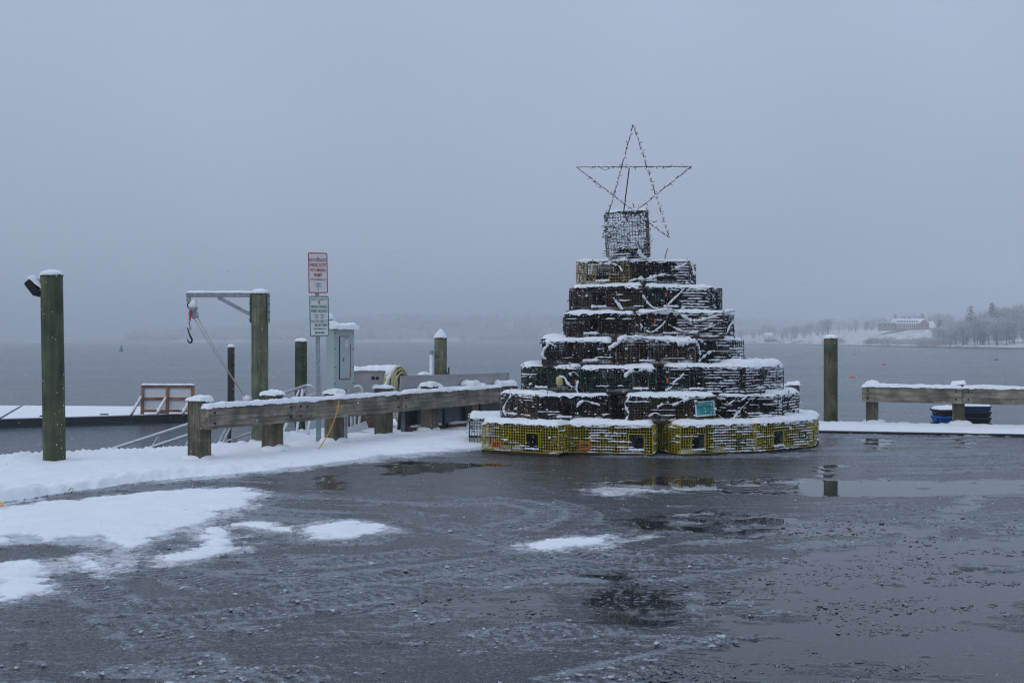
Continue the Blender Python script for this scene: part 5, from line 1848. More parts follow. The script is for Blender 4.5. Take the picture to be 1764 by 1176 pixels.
def trap(key, label, base, u, L, W, H, wm, seed, cap=(0.34, 0.055), streak=0.35, heads=1, vent=None, group='lobster traps stacked as a tree', netm='net_brown', weed=120, head_x=None, dense=True, rot=None, brick=False, ends=True, stripe=None):
    """base: front-left foot of the trap; u: unit plan direction of its front face"""
    rnd = random.Random(seed)
    ang = math.atan2(u[1], u[0]) + (rnd.uniform(-.06, .06) if seed < 100 else 0)
    back = Vector((-u[1], u[0], 0))
    L *= 0.985
    if 10 < seed < 70:
        H *= rnd.uniform(.93, 1.0)
        base = Vector(base) + back * rnd.uniform(-.03, .05)
        if cap:
            cap = (cap[0], cap[1] * rnd.uniform(.65, 1.15))
    c = Vector(base) + Vector((u[0], u[1], 0)) * L / 2 + back * W / 2
    g = thing('lobster_trap', label, 'lobster trap', c, ang, group, rot=rot)
    if rot is None and 10 < seed < 70:
        g.rotation_euler = (0, rnd.uniform(-.016, .016), ang)
    TRAPS[key] = (Vector(base), Vector((u[0], u[1], 0)), back, L, H, g)
    x0, y0 = -L / 2, -W / 2
    yel = wm == 'yellow_wire'
    r = .0037 if yel else .0034
    jit = .0012 if yel else .0035
    zb = 0.035
    sp = .038
    Hc = H - zb - .004
    hw, hh_ = .20, .20
    if head_x is None:
        head_x = [-.12] if L > .8 else [0.0]
        if rnd.random() < .35 and not yel:
            head_x = [.18]
    holes = []
    for hx0 in head_x[:heads]:
        holes.append((hx0 + L / 2 - hw / 2, hx0 + L / 2 + hw / 2, .05, .05 + hh_))
    cage = MB()
    panel(cage, (x0, y0, zb), (1, 0, 0), (0, 0, 1), L, Hc, sp, r, jit, rnd, holes)
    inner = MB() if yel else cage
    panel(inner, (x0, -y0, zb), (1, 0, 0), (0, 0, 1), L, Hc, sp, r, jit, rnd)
    panel(cage, (x0, y0, zb), (0, 1, 0), (0, 0, 1), W, Hc, sp, r, jit, rnd)
    panel(cage, (-x0, y0, zb), (0, 1, 0), (0, 0, 1), W, Hc, sp, r, jit, rnd)
    panel(cage, (x0, y0, zb + Hc), (1, 0, 0), (0, 1, 0), L, W, sp, r, jit, rnd)
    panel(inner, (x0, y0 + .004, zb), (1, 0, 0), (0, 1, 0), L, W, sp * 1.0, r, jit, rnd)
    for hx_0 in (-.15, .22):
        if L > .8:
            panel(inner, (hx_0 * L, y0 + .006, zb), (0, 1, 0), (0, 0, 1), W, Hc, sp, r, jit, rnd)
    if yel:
        for yk in (.16, .30):  # extra lengthwise mesh added to deepen the dark inside
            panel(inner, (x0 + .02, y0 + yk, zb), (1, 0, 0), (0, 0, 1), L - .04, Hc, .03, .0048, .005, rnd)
        inner.build('shade_black_mesh', M['inner_shade'], g)  # rear, floor and dividers coloured black as painted interior shade, not yellow wire
    cage.build('wire_cage', M[wm], g)
    if H > .5:
        pass
    else:
        for yy_ in (y0 + .02, -y0 - .02):
            MB().box((0, 0, 0), (L + .01, .05, .032)).build('runner', M['runner'], g, (0, yy_, .016), bevel=.004)
    for (hx0, hx1, hz0, hz1) in holes:
        funnel(hx0 - L / 2, hx1 - L / 2, zb + hz0, zb + hz1, y0, .22, .0022, rnd).build('funnel_net', M[netm], g)
        q = MB()
        for (p_, q_) in (((hx0, hz0), (hx1, hz0)), ((hx1, hz0), (hx1, hz1)), ((hx1, hz1), (hx0, hz1)), ((hx0, hz1), (hx0, hz0))):
            wire(q, (p_[0] - L / 2, y0 - .002, zb + p_[1]), (q_[0] - L / 2, y0 - .002, zb + q_[1]), r * 1.7, 0, rnd)
        q.build('entrance_frame', M[wm], g)
        snow_rope([(hx0 - L / 2 - .01, y0 - .012, zb + hz0 - .004), (hx1 - L / 2 + .01, y0 - .012, zb + hz0 - .004)], .017, seed, 6).build('snow_ledge', M['snow'], g, smooth=True)
    if vent:
        vx, vz, vm = vent
        q = MB()
        q.box((vx, y0 - .007, vz + .038), (.15, .012, .018))
        q.box((vx, y0 - .007, vz - .038), (.15, .012, .018))
        q.box((vx - .066, y0 - .007, vz), (.018, .012, .058))
        q.box((vx + .066, y0 - .007, vz), (.018, .012, .058))
        vo = q.build('escape_vent', M[vm], g)
        MB().box((vx, y0 + .004, vz), (.114, .004, .058)).build('vent_opening', M['black'], vo)
    if brick:
        MB().box((0, 0, 0), (.20, .10, .06)).build('brick', M['brick'], g, (.20 if L > 1 else 0, y0 + .10, zb + .04), (R(15), 0, .4), bevel=.006)
    # old twine, weed and growth caught in the mesh
    if weed:
        q = MB()
        for k in range(weed):
            x = rnd.uniform(x0, -x0)
            z = zb + rnd.random() ** 1.2 * Hc
            y = y0 + abs(rnd.gauss(0, .05)) + .002
            if rnd.random() < .25:
                y = rnd.uniform(y0, -y0)
                x = x0 + .01 if rnd.random() < .5 else -x0 - .01
            Lw = rnd.uniform(.02, .09)
            dd = Vector((rnd.gauss(0, 1), rnd.gauss(0, .35), rnd.gauss(-.2, .7))).normalized() * Lw
            wire(q, (x, y, z), Vector((x, y, z)) + dd, rnd.uniform(.002, .007), .004, rnd, 2)
        if dense:
            # net bags and coils of line lying inside
            for k in range(5):
                cx0 = rnd.uniform(x0 + .12, -x0 - .12)
                cy0 = rnd.uniform(y0 + .12, -y0 - .05)
                rr = rnd.uniform(.06, .13)
                for w_ in range(5):
                    pts = [(cx0 + rr * math.cos(6.283 * j / 10) * rnd.uniform(.85, 1.1), cy0 + rr * math.sin(6.283 * j / 10), zb + .02 + w_ * .022 + rnd.uniform(0, .03)) for j in range(11)]
                    for p_, q_ in zip(pts[:-1], pts[1:]):
                        wire(q, p_, q_, .007, 0, rnd)
        q.build('caught_line', M['weed'], g, kind='stuff')
    # snow that sifted through onto the trap floor
    if cap and seed < 100:
        q = MB()
        for k in range(int(4 * L) + 1):
            lx, ly = rnd.uniform(.10, .32), rnd.uniform(.08, .22)
            fl = snow_slab(lx, ly, rnd.uniform(.02, .055), seed * 7 + k, .0, 2.2, 8, 6)
            ox, oy = rnd.uniform(x0 + lx / 2, -x0 - lx / 2), y0 + ly / 2 + .015 + rnd.uniform(0, .15)
            q.add([(v_[0] + ox, v_[1] + oy, v_[2] + zb + .004) for v_ in fl.v], fl.f)
        q.build('sifted_snow', M['snow'], g, smooth=True, kind='stuff')
    # snow along the top edge
    if cap:
        dep, th = cap
        dep = min(dep, W)
        cq = snow_slab(L * rnd.uniform(.95, 1.0), dep, th * .76, seed + 5, .026, 2.6, None, 10, 1.75)
        for k in range(int(L * 42)):
            cq.blob((rnd.uniform(x0, -x0), -dep / 2 + rnd.uniform(-.004, .016), -abs(rnd.gauss(0, .022)) + .006), rnd.uniform(.004, .013), rnd.randrange(50), .9, .9, 1)
        cq.build('snow_cap', M['snow'], g, (0, y0 - .02 + dep / 2, H - .002), smooth=True)
    # snow caught on the wires
    if streak > 0:
        q = MB()
        nz = max(2, round(Hc / sp))
        faces = [('f', L)] + ([('r', W), ('l', W)] if ends else [])
        for fc, fl_ in faces:
            zone = [rnd.random() for _ in range(int(fl_ / .2) + 2)]
            for j in range(0, nz + 1):
                z = zb + Hc * j / nz
                s_ = 0.0
                while s_ < fl_:
                    ln = rnd.uniform(.03, .34) if rnd.random() < .65 else rnd.uniform(.02, .05)
                    pz_ = streak * (0.25 + 1.3 * zone[int(s_ / .2)]) * (1.25 if j <= 1 else 1.0)
                    if stripe and fc == 'f':
                        if stripe[0] <= s_ / fl_ <= stripe[1]:
                            pz_ = .93
                            ln = rnd.uniform(.12, .40)
                        else:
                            pz_ *= .55
                            ln = min(ln, max(.03, stripe[0] * fl_ - s_)) if s_ / fl_ < stripe[0] else ln
                    e_ = min(fl_, s_ + ln)
                    if rnd.random() < pz_ and e_ - s_ > .02:
                        if not any(hx0 - .01 < (s_ + e_) / 2 < hx1 + .01 and hz0 - .01 < z - zb < hz1 + .01 for (hx0, hx1, hz0, hz1) in holes) or fc != 'f':
                            rr = rnd.uniform(.0055, .012) if stripe else rnd.uniform(.004, .0115)
                            n_ = max(2, int((e_ - s_) / .03))
                            pts = []
                            for i in range(n_ + 1):
                                ss_ = s_ + (e_ - s_) * i / n_
                                jz = rnd.gauss(0, .0025) + .004
                                if fc == 'f':
                                    pts.append((x0 + ss_, y0 - .005, z + jz))
                                elif fc == 'r':
                                    pts.append((-x0 + .005, y0 + ss_, z + jz))
                                else:
                                    pts.append((x0 - .005, y0 + ss_, z + jz))
                            rs2 = [rr * rnd.uniform(.55, 1.35) for _ in pts]
                            rs2[0] *= .4
                            rs2[-1] *= .4
                            q.tube(pts, rs2, 5)
                    s_ = e_ + rnd.uniform(.0, .10)
            for k in range(int(fl_ * 64 * (streak + .2))):
                ss_ = rnd.uniform(0, fl_)
                z = zb + Hc * rnd.random()
                pt = {'f': (x0 + ss_, y0 - .006, z), 'r': (-x0 + .006, y0 + ss_, z), 'l': (x0 - .006, y0 + ss_, z)}[fc]
                q.blob(pt, .0042 * math.exp(rnd.gauss(.3, .5)), rnd.randrange(50), .5, .9, 1)
            for k in range(int(fl_ * 2.2 * (streak + .3))):
                ss_ = rnd.uniform(.03, fl_ - .03)
                z = zb + Hc * rnd.random()
                pt = {'f': (x0 + ss_, y0 - .01, z), 'r': (-x0 + .01, y0 + ss_, z), 'l': (x0 - .01, y0 + ss_, z)}[fc]
                q.blob(pt, rnd.uniform(.014, .03), rnd.randrange(50), .8, .7, 2)
        q.build('caught_snow', M['snow'], g, smooth=True, kind='stuff')
    return g


def trap_px(key, row, xl, dl, xr, dr, wm, label, seed, W=.54, H=None, L=None, **kw):
    z = LEVEL[row]
    a = Vector((xz(xl, dl), dl, z))
    c = Vector((xz(xr, dr), dr, z))
    d_ = c - a
    LL = L or d_.length
    u = d_.normalized()
    return trap(key, label, a, (u.x, u.y), LL, W, H or (LEVEL[row + 1] - z), wm, seed, **kw)


Y, K, B, GN, MX = 'yellow_wire', 'wire_black', 'wire_brown', 'wire_green', 'wire_mixed'
# row 1 (on the asphalt)
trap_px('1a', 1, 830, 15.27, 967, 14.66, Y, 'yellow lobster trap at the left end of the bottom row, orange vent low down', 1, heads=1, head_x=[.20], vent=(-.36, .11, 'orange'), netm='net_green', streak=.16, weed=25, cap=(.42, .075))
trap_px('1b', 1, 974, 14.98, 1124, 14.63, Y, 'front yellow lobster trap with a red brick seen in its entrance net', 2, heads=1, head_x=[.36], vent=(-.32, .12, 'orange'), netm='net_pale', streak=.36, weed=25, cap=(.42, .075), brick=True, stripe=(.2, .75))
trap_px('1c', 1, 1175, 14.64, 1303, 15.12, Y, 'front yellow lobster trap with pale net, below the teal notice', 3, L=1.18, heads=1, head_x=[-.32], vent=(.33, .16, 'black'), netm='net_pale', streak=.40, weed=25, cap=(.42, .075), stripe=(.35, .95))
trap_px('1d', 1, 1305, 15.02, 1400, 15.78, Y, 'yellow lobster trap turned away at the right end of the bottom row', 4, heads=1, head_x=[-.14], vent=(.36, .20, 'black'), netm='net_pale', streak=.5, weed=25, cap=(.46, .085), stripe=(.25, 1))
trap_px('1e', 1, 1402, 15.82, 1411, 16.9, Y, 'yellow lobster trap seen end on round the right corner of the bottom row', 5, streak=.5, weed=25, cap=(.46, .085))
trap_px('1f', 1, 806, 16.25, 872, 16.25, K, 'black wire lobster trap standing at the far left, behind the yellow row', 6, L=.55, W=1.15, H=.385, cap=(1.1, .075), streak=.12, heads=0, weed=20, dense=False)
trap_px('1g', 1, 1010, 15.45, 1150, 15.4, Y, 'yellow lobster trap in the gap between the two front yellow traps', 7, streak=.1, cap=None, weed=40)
# row 2
trap_px('2a', 2, 858, 16.05, 922, 15.27, B, 'brown weed covered lobster trap at the left end of the second row', 11, streak=.30, weed=420, cap=(.40, .065))
trap_px('2b', 2, 925, 15.2, 1052, 15.05, K, 'black lobster trap with green line inside, second row left of the dark gap', 12, streak=.16, weed=200, netm='net_green')
trap_px('2g', 2, 1040, 15.42, 1110, 15.4, K, 'dark recessed lobster trap in the gap of the second row', 13, L=1.0, streak=.12, weed=200, cap=None)
trap_px('2c', 2, 1081, 14.95, 1237, 14.95, B, 'brown lobster trap with the teal notice fixed on its front', 14, streak=.16, weed=300, heads=0)
trap_px('2d', 2, 1249, 15.1, 1338, 15.45, K, 'dark lobster trap with an orange tag just past the teal notice', 15, streak=.45, weed=200, L=.98, stripe=(.35, 1))
trap_px('2e', 2, 1342, 15.5, 1376, 16.3, K, 'snow streaked lobster trap turning the right corner of the second row', 16, streak=.75, weed=160, cap=(.44, .09), stripe=(0, 1))
# row 3
trap_px('3a', 3, 897, 15.9, 997, 15.37, GN, 'dark green lobster trap at the left end of the third row', 21, streak=.20, weed=180)
trap_px('3b', 3, 999, 15.33, 1127, 15.2, GN, 'dark green lobster trap with a pale frayed net low on its front, third row', 22, streak=.15, weed=220, head_x=[.30], netm='net_pale', L=1.02)
trap_px('3c', 3, 1152, 15.12, 1278, 15.3, GN, 'dark green lobster trap jutting forward in the third row above the notice', 23, streak=.42, weed=180, cap=(.40, .08), stripe=(.45, .85))
trap_px('3d', 3, 1280, 15.3, 1350, 16.0, K, 'heavily snow streaked lobster trap at the right end of the third row', 24, streak=.72, weed=160, cap=(.50, .10), stripe=(0, 1))
trap_px('3g', 3, 1100, 15.6, 1180, 15.6, K, 'dark lobster trap set back in the gap of the third row', 25, streak=.08, weed=160, cap=None, L=1.1)
trap_px('3h', 3, 903, 16.95, 905, 15.98, K, 'black lobster trap behind the left corner of the third row', 26, streak=.1, weed=60, cap=(.45, .07), H=.39)
# row 4
trap_px('4a', 4, 937, 15.6, 1060, 15.45, K, 'black lobster trap at the left end of the fourth row', 31, streak=.22, weed=200)
trap_px('4h', 4, 936, 16.9, 938, 15.75, K, 'black lobster trap behind the left corner of the fourth row', 32, streak=.1, weed=60, cap=(.45, .075), H=.395)
trap_px('4b', 4, 1062, 15.36, 1200, 15.38, B, 'brown lobster trap under thick draped snow in the middle of the fourth row', 33, streak=.38, weed=260, cap=(.36, .075))
trap_px('4c', 4, 1203, 15.5, 1285, 15.92, K, 'snow streaked lobster trap at the right end of the fourth row', 34, streak=.6, weed=180, cap=(.42, .065), stripe=(.3, 1))
# row 5
trap_px('5a', 5, 976, 15.75, 1095, 15.6, K, 'dark lobster trap on the left half of the fifth row', 41, streak=.16, weed=240)
trap_px('5h', 5, 972, 16.9, 974, 15.84, K, 'open black lobster trap round the left corner of the fifth row', 42, streak=.08, weed=30, cap=(.4, .06), dense=False)
trap_px('5b', 5, 1097, 15.52, 1250, 15.62, B, 'brown lobster trap behind the long hanging garland, right half of the fifth row', 43, streak=.52, weed=200, L=1.22, stripe=(.42, .95))
trap_px('5e', 5, 1252, 15.75, 1268, 16.85, K, 'lobster trap turning the right corner of the fifth row', 44, streak=.4, weed=100, cap=(.44, .075))
# row 6
trap_px('6a', 6, 988, 15.9, 1110, 15.75, B, 'rusty brown lobster trap on the left half of the sixth row', 51, streak=.22, weed=220)
trap_px('6b', 6, 1114, 15.72, 1225, 15.85, GN, 'green lobster trap with a snow striped right end, sixth row', 52, streak=.34, weed=120, cap=(.38, .07), vent=(-.16, .24, 'black'), stripe=(.5, 1))
trap_px('6e', 6, 1226, 15.95, 1238, 16.95, K, 'open black lobster trap round the right corner of the sixth row', 53, streak=.45, weed=40, cap=(.44, .07), dense=False, H=.345)
trap_px('6h', 6, 985, 16.95, 987, 15.98, K, 'black lobster trap round the left corner of the sixth row', 54, streak=.1, weed=40, dense=False)
# row 7
trap_px('7a', 7, 992, 16.15, 1073, 15.9, MX, 'lobster trap with rusty yellow wire on the left of the top row', 61, streak=.22, weed=120, cap=(.5, .06), L=.78)
trap_px('7b', 7, 1076, 15.9, 1190, 16.0, K, 'black lobster trap draped with snow on the right of the top row', 62, streak=.5, weed=200, cap=(.5, .075), stripe=(.72, 1))
trap_px('7e', 7, 1191, 16.06, 1203, 17.0, K, 'lobster trap round the right corner of the top row', 63, streak=.5, weed=60, cap=(.5, .06))
# trap standing on end on top
trap_px('8', 8, 1049, 15.98, 1122, 15.98, 'wire_frost', 'lobster trap standing on end at the very top, behind the star', 71, W=.34, H=.68, cap=(.34, .05), streak=.8, heads=0, weed=420, dense=True, rot=(0, R(-3.2), 0))
# the far side of the heap, only glimpsed through the mesh
CC = Vector((2.05, 16.95, 0))
for row, rad, angs in ((1, 2.2, (95, 128, 160, 195, 230, 262)), (2, 1.85, (105, 145, 185, 225, 262)), (3, 1.6, (110, 155, 205, 250)), (4, 1.25, (128, 170, 215)), (5, 1.05, (142, 180, 222)), (6, .86, (155, 212)), (7, .72, (165, 205))):
    for k, a in enumerate(angs):
        ar = R(a)
        outn = Vector((math.sin(ar), -math.cos(ar), 0))
        u = Vector((-outn.y, outn.x, 0))
        base = CC + outn * rad - u * .58 + Vector((0, 0, LEVEL[row]))
        trap('back%d_%d' % (row, k), 'dark lobster trap on the far side of the stack, glimpsed through the mesh', base, (u.x, u.y), 1.16, .54, LEVEL[row + 1] - LEVEL[row], K if (row + k) % 3 else B, 200 + row * 10 + k, streak=.03, weed=70, dense=False, group='lobster traps on the far side of the stack', cap=(.3, .06))
# dark core traps behind the front faces
for row, spots in ((1, ((.55, 16.0), (1.75, 15.7), (2.9, 16.0))), (2, ((.75, 16.1), (1.95, 15.95), (2.8, 16.3))), (3, ((.85, 16.2), (2.05, 16.0))), (4, ((.9, 16.3), (2.0, 16.15))), (5, ((.95, 16.35), (2.05, 16.25))), (6, ((.96, 16.5), (2.06, 16.5)))):
    for k, (x, y) in enumerate(spots):
        trap('core%d_%d' % (row, k), 'dark lobster trap packed inside the stack behind the front traps', (x - .1, y, LEVEL[row]), (1, 0), 1.1, .5, LEVEL[row + 1] - LEVEL[row] - .01, K, 300 + row * 10 + k, streak=0, cap=None, weed=160, group='lobster traps packed inside the stack')


def on_trap(key, x, y, out=.03):
    """where the sight line of a picture point meets the front plane of a trap"""
    base, u, back, L, H, g = TRAPS[key]
    n = back
    o_ = base - n * out
    dirv = Vector(((x - CX) / F, 1, (HZ - y) / F))
    c = Vector((0, 0, CH))
    t_ = (o_ - c).dot(n) / dirv.dot(n)
    return c + dirv * t_


def garland(label, segs, r=.02, seed=0):
    r *= .72
    """snow coated string of lights draped over trap fronts: segs = (trap key, [(x, y), ...])"""
    pts = []
    for key, pl in segs:
        for (x, y) in pl:
            pts.append(on_trap(key, x, y))
    o0 = pts[0]
    g = thing('garland', label, 'garland', tuple(o0), 0, 'snow coated strings draped on the traps')
    path = catenary([p - o0 for p in pts], 0, 6)
    MB().tube([p - Vector((0, 0, r * .5)) for p in path], .006, 6).build('cord', M['net_green'], g)
    snow_rope(path, r, seed, gap=.18).build('snow_coat', M['snow'], g, smooth=True, kind='stuff')
    return g


garland('snowy string falling across the rusty trap on the left of the sixth row', [('6a', [(1056, 512), (1064, 522), (1073, 533)])], .028, 1)
garland('snowy string looped in a V over the green trap of the sixth row', [('6b', [(1107, 508), (1117, 522), (1129, 531), (1144, 530), (1158, 517), (1170, 506), (1178, 497)])], .020, 2)
garland('small snowy loop at the left of the long fifth row garland', [('5b', [(1103, 557), (1109, 566), (1121, 572), (1133, 566), (1144, 556), (1152, 541)])], .016, 3)
garland('long snowy zigzag string low on the fifth row', [('5b', [(1151, 558), (1168, 567), (1187, 573), (1210, 568), (1238, 557)])], .022, 4)
garland('thick snowy swag hanging from the top edge of the fifth row', [('5b', [(1098, 541), (1130, 536), (1156, 533), (1172, 541), (1190, 551), (1208, 551), (1228, 545), (1248, 538), (1266, 534)])], .034, 5)
garland('snowy string dropping down the right end of the fifth row', [('5b', [(1267, 552), (1258, 560), (1252, 575)])], .02, 6)
garland('thick roll of snow sagging along the middle of the fourth row', [('4b', [(1048, 600), (1062, 592), (1078, 581), (1110, 582), (1150, 586), (1180, 590), (1199, 585)])], .040, 7)
garland('snowy strand between the two right traps of the fourth row', [('4c', [(1198, 588), (1203, 598), (1206, 612), (1204, 622)]), ('4c', [(1210, 616), (1222, 606), (1232, 604)])], .026, 8)
garland('snowy string drooping over the left corner of the fourth row', [('4a', [(946, 594), (938, 600), (935, 612)]), ('4a', [(941, 618)])], .022, 9)
garland('short snowy twig high on the left trap of the fourth row', [('4a', [(940, 592), (950, 592), (958, 599)])], .022, 19)
garland('snowy rope with a yellow end hooked over the middle of the third row', [('3b', [(964, 649), (972, 650), (978, 660), (988, 667), (993, 660), (996, 656)]), ('3b', [(993, 668), (996, 677)])], .024, 10)
garland('snowy knot high on the third row left of the middle', [('3b', [(981, 646), (988, 640), (997, 648)])], .026, 11)
garland('snowy string slanting down the front of the jutting third row trap', [('3c', [(1178, 642), (1172, 650), (1162, 656), (1157, 666), (1146, 672)])], .022, 12)
garland('lump of snow hanging off the fallen corner of the third row', [('3b', [(1076, 650), (1084, 640), (1098, 640), (1112, 634), (1124, 640)])], .034, 13)
garland('ragged snowy branch above the teal notice', [('2c', [(1132, 700), (1146, 695), (1162, 696), (1176, 690), (1194, 686), (1214, 684), (1228, 682)])], .028, 14)
garland('snowy twisted strand low on the brown notice trap', [('2c', [(1117, 717), (1128, 711), (1140, 716), (1152, 724), (1164, 720)])], .014, 15)
garland('snowy string swooping in a V past the orange tag', [('2d', [(1236, 712), (1246, 722), (1258, 724), (1270, 712), (1280, 700), (1288, 692)])], .020, 16)
garland('snowy strand arching over the orange tag', [('2d', [(1242, 694), (1254, 696), (1264, 690), (1276, 690), (1286, 682)])], .022, 17)
garland('broken snowy edge over the dark gap of the second row', [('2b', [(994, 698), (1006, 690), (1022, 694), (1034, 697)])], .030, 18)
garland('knotted snowy rope between the two left yellow traps', [('1b', [(951, 764), (956, 756), (966, 750), (975, 750), (979, 756)])], .030, 20)
garland('snowy loop of rope at the foot of the first two yellow traps', [('1b', [(955, 760), (963, 767), (972, 769), (968, 780)])], .026, 21)
garland('thick snowy rope hanging down from the standing trap', [('7b', [(1095, 415), (1099, 428), (1105, 440), (1114, 446)])], .034, 22)
garland('snowy strands crossing the right end of the top row', [('7b', [(1156, 466), (1168, 460), (1178, 456), (1188, 448)]), ('7b', [(1194, 462), (1197, 474)])], .024, 23)
garland('snowy strand under the yellow end of the top row', [('7a', [(1032, 455), (1052, 454), (1066, 458), (1072, 468)])], .022, 24)
garland('snowy strand snaking along the foot of the top row', [('7b', [(1082, 485), (1098, 480), (1116, 480), (1130, 475), (1148, 472)])], .030, 25)
garland('snowy left edge strand of the second row brown trap', [('2a', [(884, 678), (874, 690), (868, 704), (872, 716)])], .024, 26)
garland('snowy corner strand left of the notice trap', [('2c', [(1086, 680), (1080, 690), (1076, 696)]), ('2c', [(1083, 712), (1078, 722)])], .022, 27)

# orange tags and a yellow end
for key, x, y, w, h, rzz, lab in (('2d', 1255, 699, 10, 3, .05, 'orange plastic tag on the dark trap past the notice'), ('3c', 1150, 655, 3, 10, 0, 'upright orange tag at the left of the jutting third row trap'), ('6b', 1147, 506, 3, 10, 0, 'orange tag near the top of the green sixth row trap'), ('5b', 1128, 553, 2.5, 9, 0, 'small orange tag behind the fifth row loop'), ('3b', 992, 656, 5, 4, .3, 'orange red knot beside the snowy knot, third row')):
    p = on_trap(key, x, y, .012)
    kk = p.y / F
    ang = math.atan2(TRAPS[key][1].y, TRAPS[key][1].x)
    tag(MB().box((0, 0, 0), (w * kk, .006, h * kk)).build('trap_tag', M['orange'], None, p, (0, rzz, ang), bevel=.0015), lab, 'tag', 'orange tags on the traps')
p = on_trap('3b', 964, 656, .012)
tag(MB().blob((0, 0, 0), .05, 4, .5, 1.6, 2).build('rope_end', M['hose'], None, p, smooth=True), 'frayed yellow rope end hanging in the third row', 'rope')

# teal notice fixed on the brown trap
pn = on_trap('2c', 1214.5, 703.5, .022)
kk = pn.y / F
nb = thing('notice', 'teal paper notice in a white plastic sleeve fixed to the brown trap', 'notice', tuple(pn), 0, rot=(0, R(-4.5), 0))
plate(34 * kk, 26 * kk, .006, .006).build('sleeve', M['paperwhite'], nb)
MB().box((0, -.0045, .002), (29 * kk, .002, 22 * kk)).build('paper', M['teal'], nb)
for j, (w, z, seg_) in enumerate(((7, 7.4, 2), (27, 4.2, 3), (27, 2.0, 4), (22, -1.6, 4), (17, -4.8, 2), (15, -7.6, 3))):
    x = -w / 2
    rr = random.Random(j)
    while x < w / 2:
        ww = rr.uniform(1.0, 4.2)
        ww = min(ww, w / 2 - x)
        MB().box(((x + ww / 2) * kk, -.0062, z * kk), (ww * kk, .0012, 1.25 * kk)).build('print_line', M['ink'], nb)
        x += ww + .7
MB().lathe([(.018, 0), (.018, .004)], 12).build('seal', M['brick'], nb, (-14 * kk, -.006, 10 * kk), (R(90), 0, 0))

# ------------------------------------------------------------------ star of rods wound with lights
SDp = 15.86
tip = {'t': (1091, 214), 'l': (993, 288), 'r': (1191, 287), 'bl': (1037, 410), 'br': (1153, 410)}
so = P(1080, 360, SDp)
st_ = thing('star', 'five pointed wire star wound with snowy lights on top of the trap stack', 'star', tuple(so))
lines = [('t', 'bl'), ('t', 'br'), ('l', 'r'), ('l', 'br'), ('r', 'bl')]
srnd = random.Random(4)
for k, (a, c) in enumerate(lines):
    pa, pc = P(*tip[a], SDp + .012 * k) - so, P(*tip[c], SDp + .012 * k) - so
    MB().tube([pa, pc], .005, 6).build('bar', M['rod'], st_)
    # string of lights wound round the bar, with little bulbs
    q = MB()
    n = 120
    pts = []
    s0 = .12 if a == 'l' else 0
    for j in range(n):
        t_ = s0 + (1 - s0) * j / (n - 1)
        ph = t_ * 46
        pts.append(pa.lerp(pc, t_) + Vector((math.cos(ph) * .010, math.sin(ph) * .010, math.sin(ph) * .012 - (.03 * max(0, math.sin(t_ * 31)) if k in (2, 3) and t_ < .45 else 0))))
    q.tube(pts, .0028, 5)
    q.build('light_string', M['net_green'], st_)
    for j in range(15):
        t_ = s0 + .03 + (1 - s0 - .04) * j / 14
        p = pa.lerp(pc, t_)
        a_ = srnd.random() * 6.28
        d_ = Vector((math.cos(a_), -.3, math.sin(a_))).normalized()
        MB().tube([p, p + d_ * .022, p + d_ * .05], [.004, .005, .002], 6).build('light_bulb', M['black'], st_)
    q = MB()
    t_ = s0
    while t_ < 1:
        ln = srnd.uniform(.01, .05)
        if srnd.random() < (.86 if k != 0 else .74):
            p0, p1_ = pa.lerp(pc, t_), pa.lerp(pc, min(1, t_ + ln))
            rr = srnd.uniform(.013, .025)
            up = Vector((0, -.010, .006))
            q.tube([p0 + up, p0.lerp(p1_, .35) + up, p0.lerp(p1_, .7) + up, p1_ + up], [rr * .5, rr, rr * .9, rr * .4], 6)
        t_ += ln + srnd.uniform(.0, .03)
    q.build('snow_coat', M['snow'], st_, smooth=True, kind='stuff')
MB().tube([P(1084, 290, SDp + .03) - so, P(1074, 368, SDp + .10) - so], .009, 6).build('support_rod', M['rod'], st_)
for j, (x0, y0, x1, y1) in enumerate(((1150, 428, 1145, 446), (1020, 447, 1028, 454), (1090, 350, 1093, 360), (1124, 383, 1132, 381))):
    p0, p1_ = P(x1, y1, 16.05), P(x0, y0, 16.05)
    tag(MB().tube([(0, 0, 0), tuple(p1_ - p0)], .006, 6).build('metal_rod', M['rod'], None, p0), ['thin dark rod sticking up from the right of the top row', 'short dark rod leaning out at the left of the top row', 'short rod poking up above the standing trap', 'short wire end at the right of the standing trap'][j], 'rod')

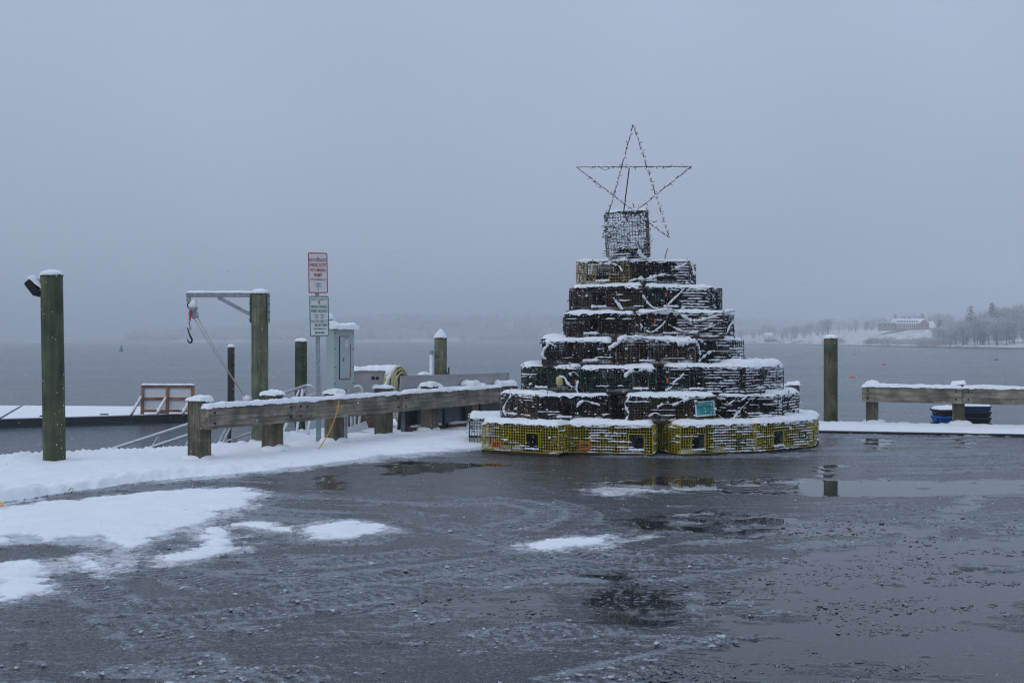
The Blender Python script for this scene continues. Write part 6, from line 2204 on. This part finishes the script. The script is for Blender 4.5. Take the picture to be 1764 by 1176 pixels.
# small things by the kerb on the near left
for k, (x, y, x2, y2, lab) in enumerate(((-6, 866, 6, 871, 'yellow rope end under the snow at the left picture edge'), (118, 845, 126, 842, 'scrap of yellow rope on the snow bank near the kerb'))):
    p0, p1_ = G(x, y, .03), G(x2, y2, .05)
    tag(MB().tube([(0, 0, 0), tuple((p1_ - p0) * .5 + Vector((0, 0, .02))), tuple(p1_ - p0)], .009 if k == 0 else .005, 6).build('rope_end', M['cord'], None, p0), lab, 'rope')

# ------------------------------------------------------------------ falling snow: loose flakes in the air
fr_ = np.random.RandomState(21)
NFL = 1300
fd_ = fr_.uniform(4.5, 26, NFL) 
fxx = fr_.uniform(-.55, .55, NFL) * fd_
fzz = fr_.uniform(.05, 1.9, NFL)
V, Fc = [], []
for i in range(NFL):
    r = fr_.uniform(.0022, .0045)
    o0 = len(V)
    c = (fxx[i], fd_[i], fzz[i])
    V += [(c[0] + r, c[1], c[2]), (c[0] - r, c[1], c[2]), (c[0], c[1] + r, c[2]), (c[0], c[1] - r, c[2]), (c[0], c[1], c[2] + r), (c[0], c[1], c[2] - r)]
    Fc += [(o0, o0 + 2, o0 + 4), (o0 + 2, o0 + 1, o0 + 4), (o0 + 1, o0 + 3, o0 + 4), (o0 + 3, o0, o0 + 4), (o0 + 2, o0, o0 + 5), (o0 + 1, o0 + 2, o0 + 5), (o0 + 3, o0 + 1, o0 + 5), (o0, o0 + 3, o0 + 5)]
fme = bpy.data.meshes.new('falling_snow')
fme.from_pydata(V, [], Fc)
tag(link('falling_snow', fme, M['snow'], kind='stuff'), 'light snowflakes falling through the air')

# ------------------------------------------------------------------ haze over the harbour
hm = bpy.data.materials.new('harbour_haze')
hm.use_nodes = True
t = hm.node_tree
t.nodes.clear()
ho_ = nd(t, 'ShaderNodeOutputMaterial')
pv = nd(t, 'ShaderNodeVolumePrincipled', {'Color': (0.84, 0.88, 0.93, 1), 'Density': 0.0011, 'Anisotropy': 0.0})
t.links.new(pv.outputs[0], ho_.inputs['Volume'])
hz = MB().box((0, 2915, 30), (11900, 6100, 70)).build('haze', hm, kind='stuff')
tag(hz, 'thin winter haze over the whole harbour')
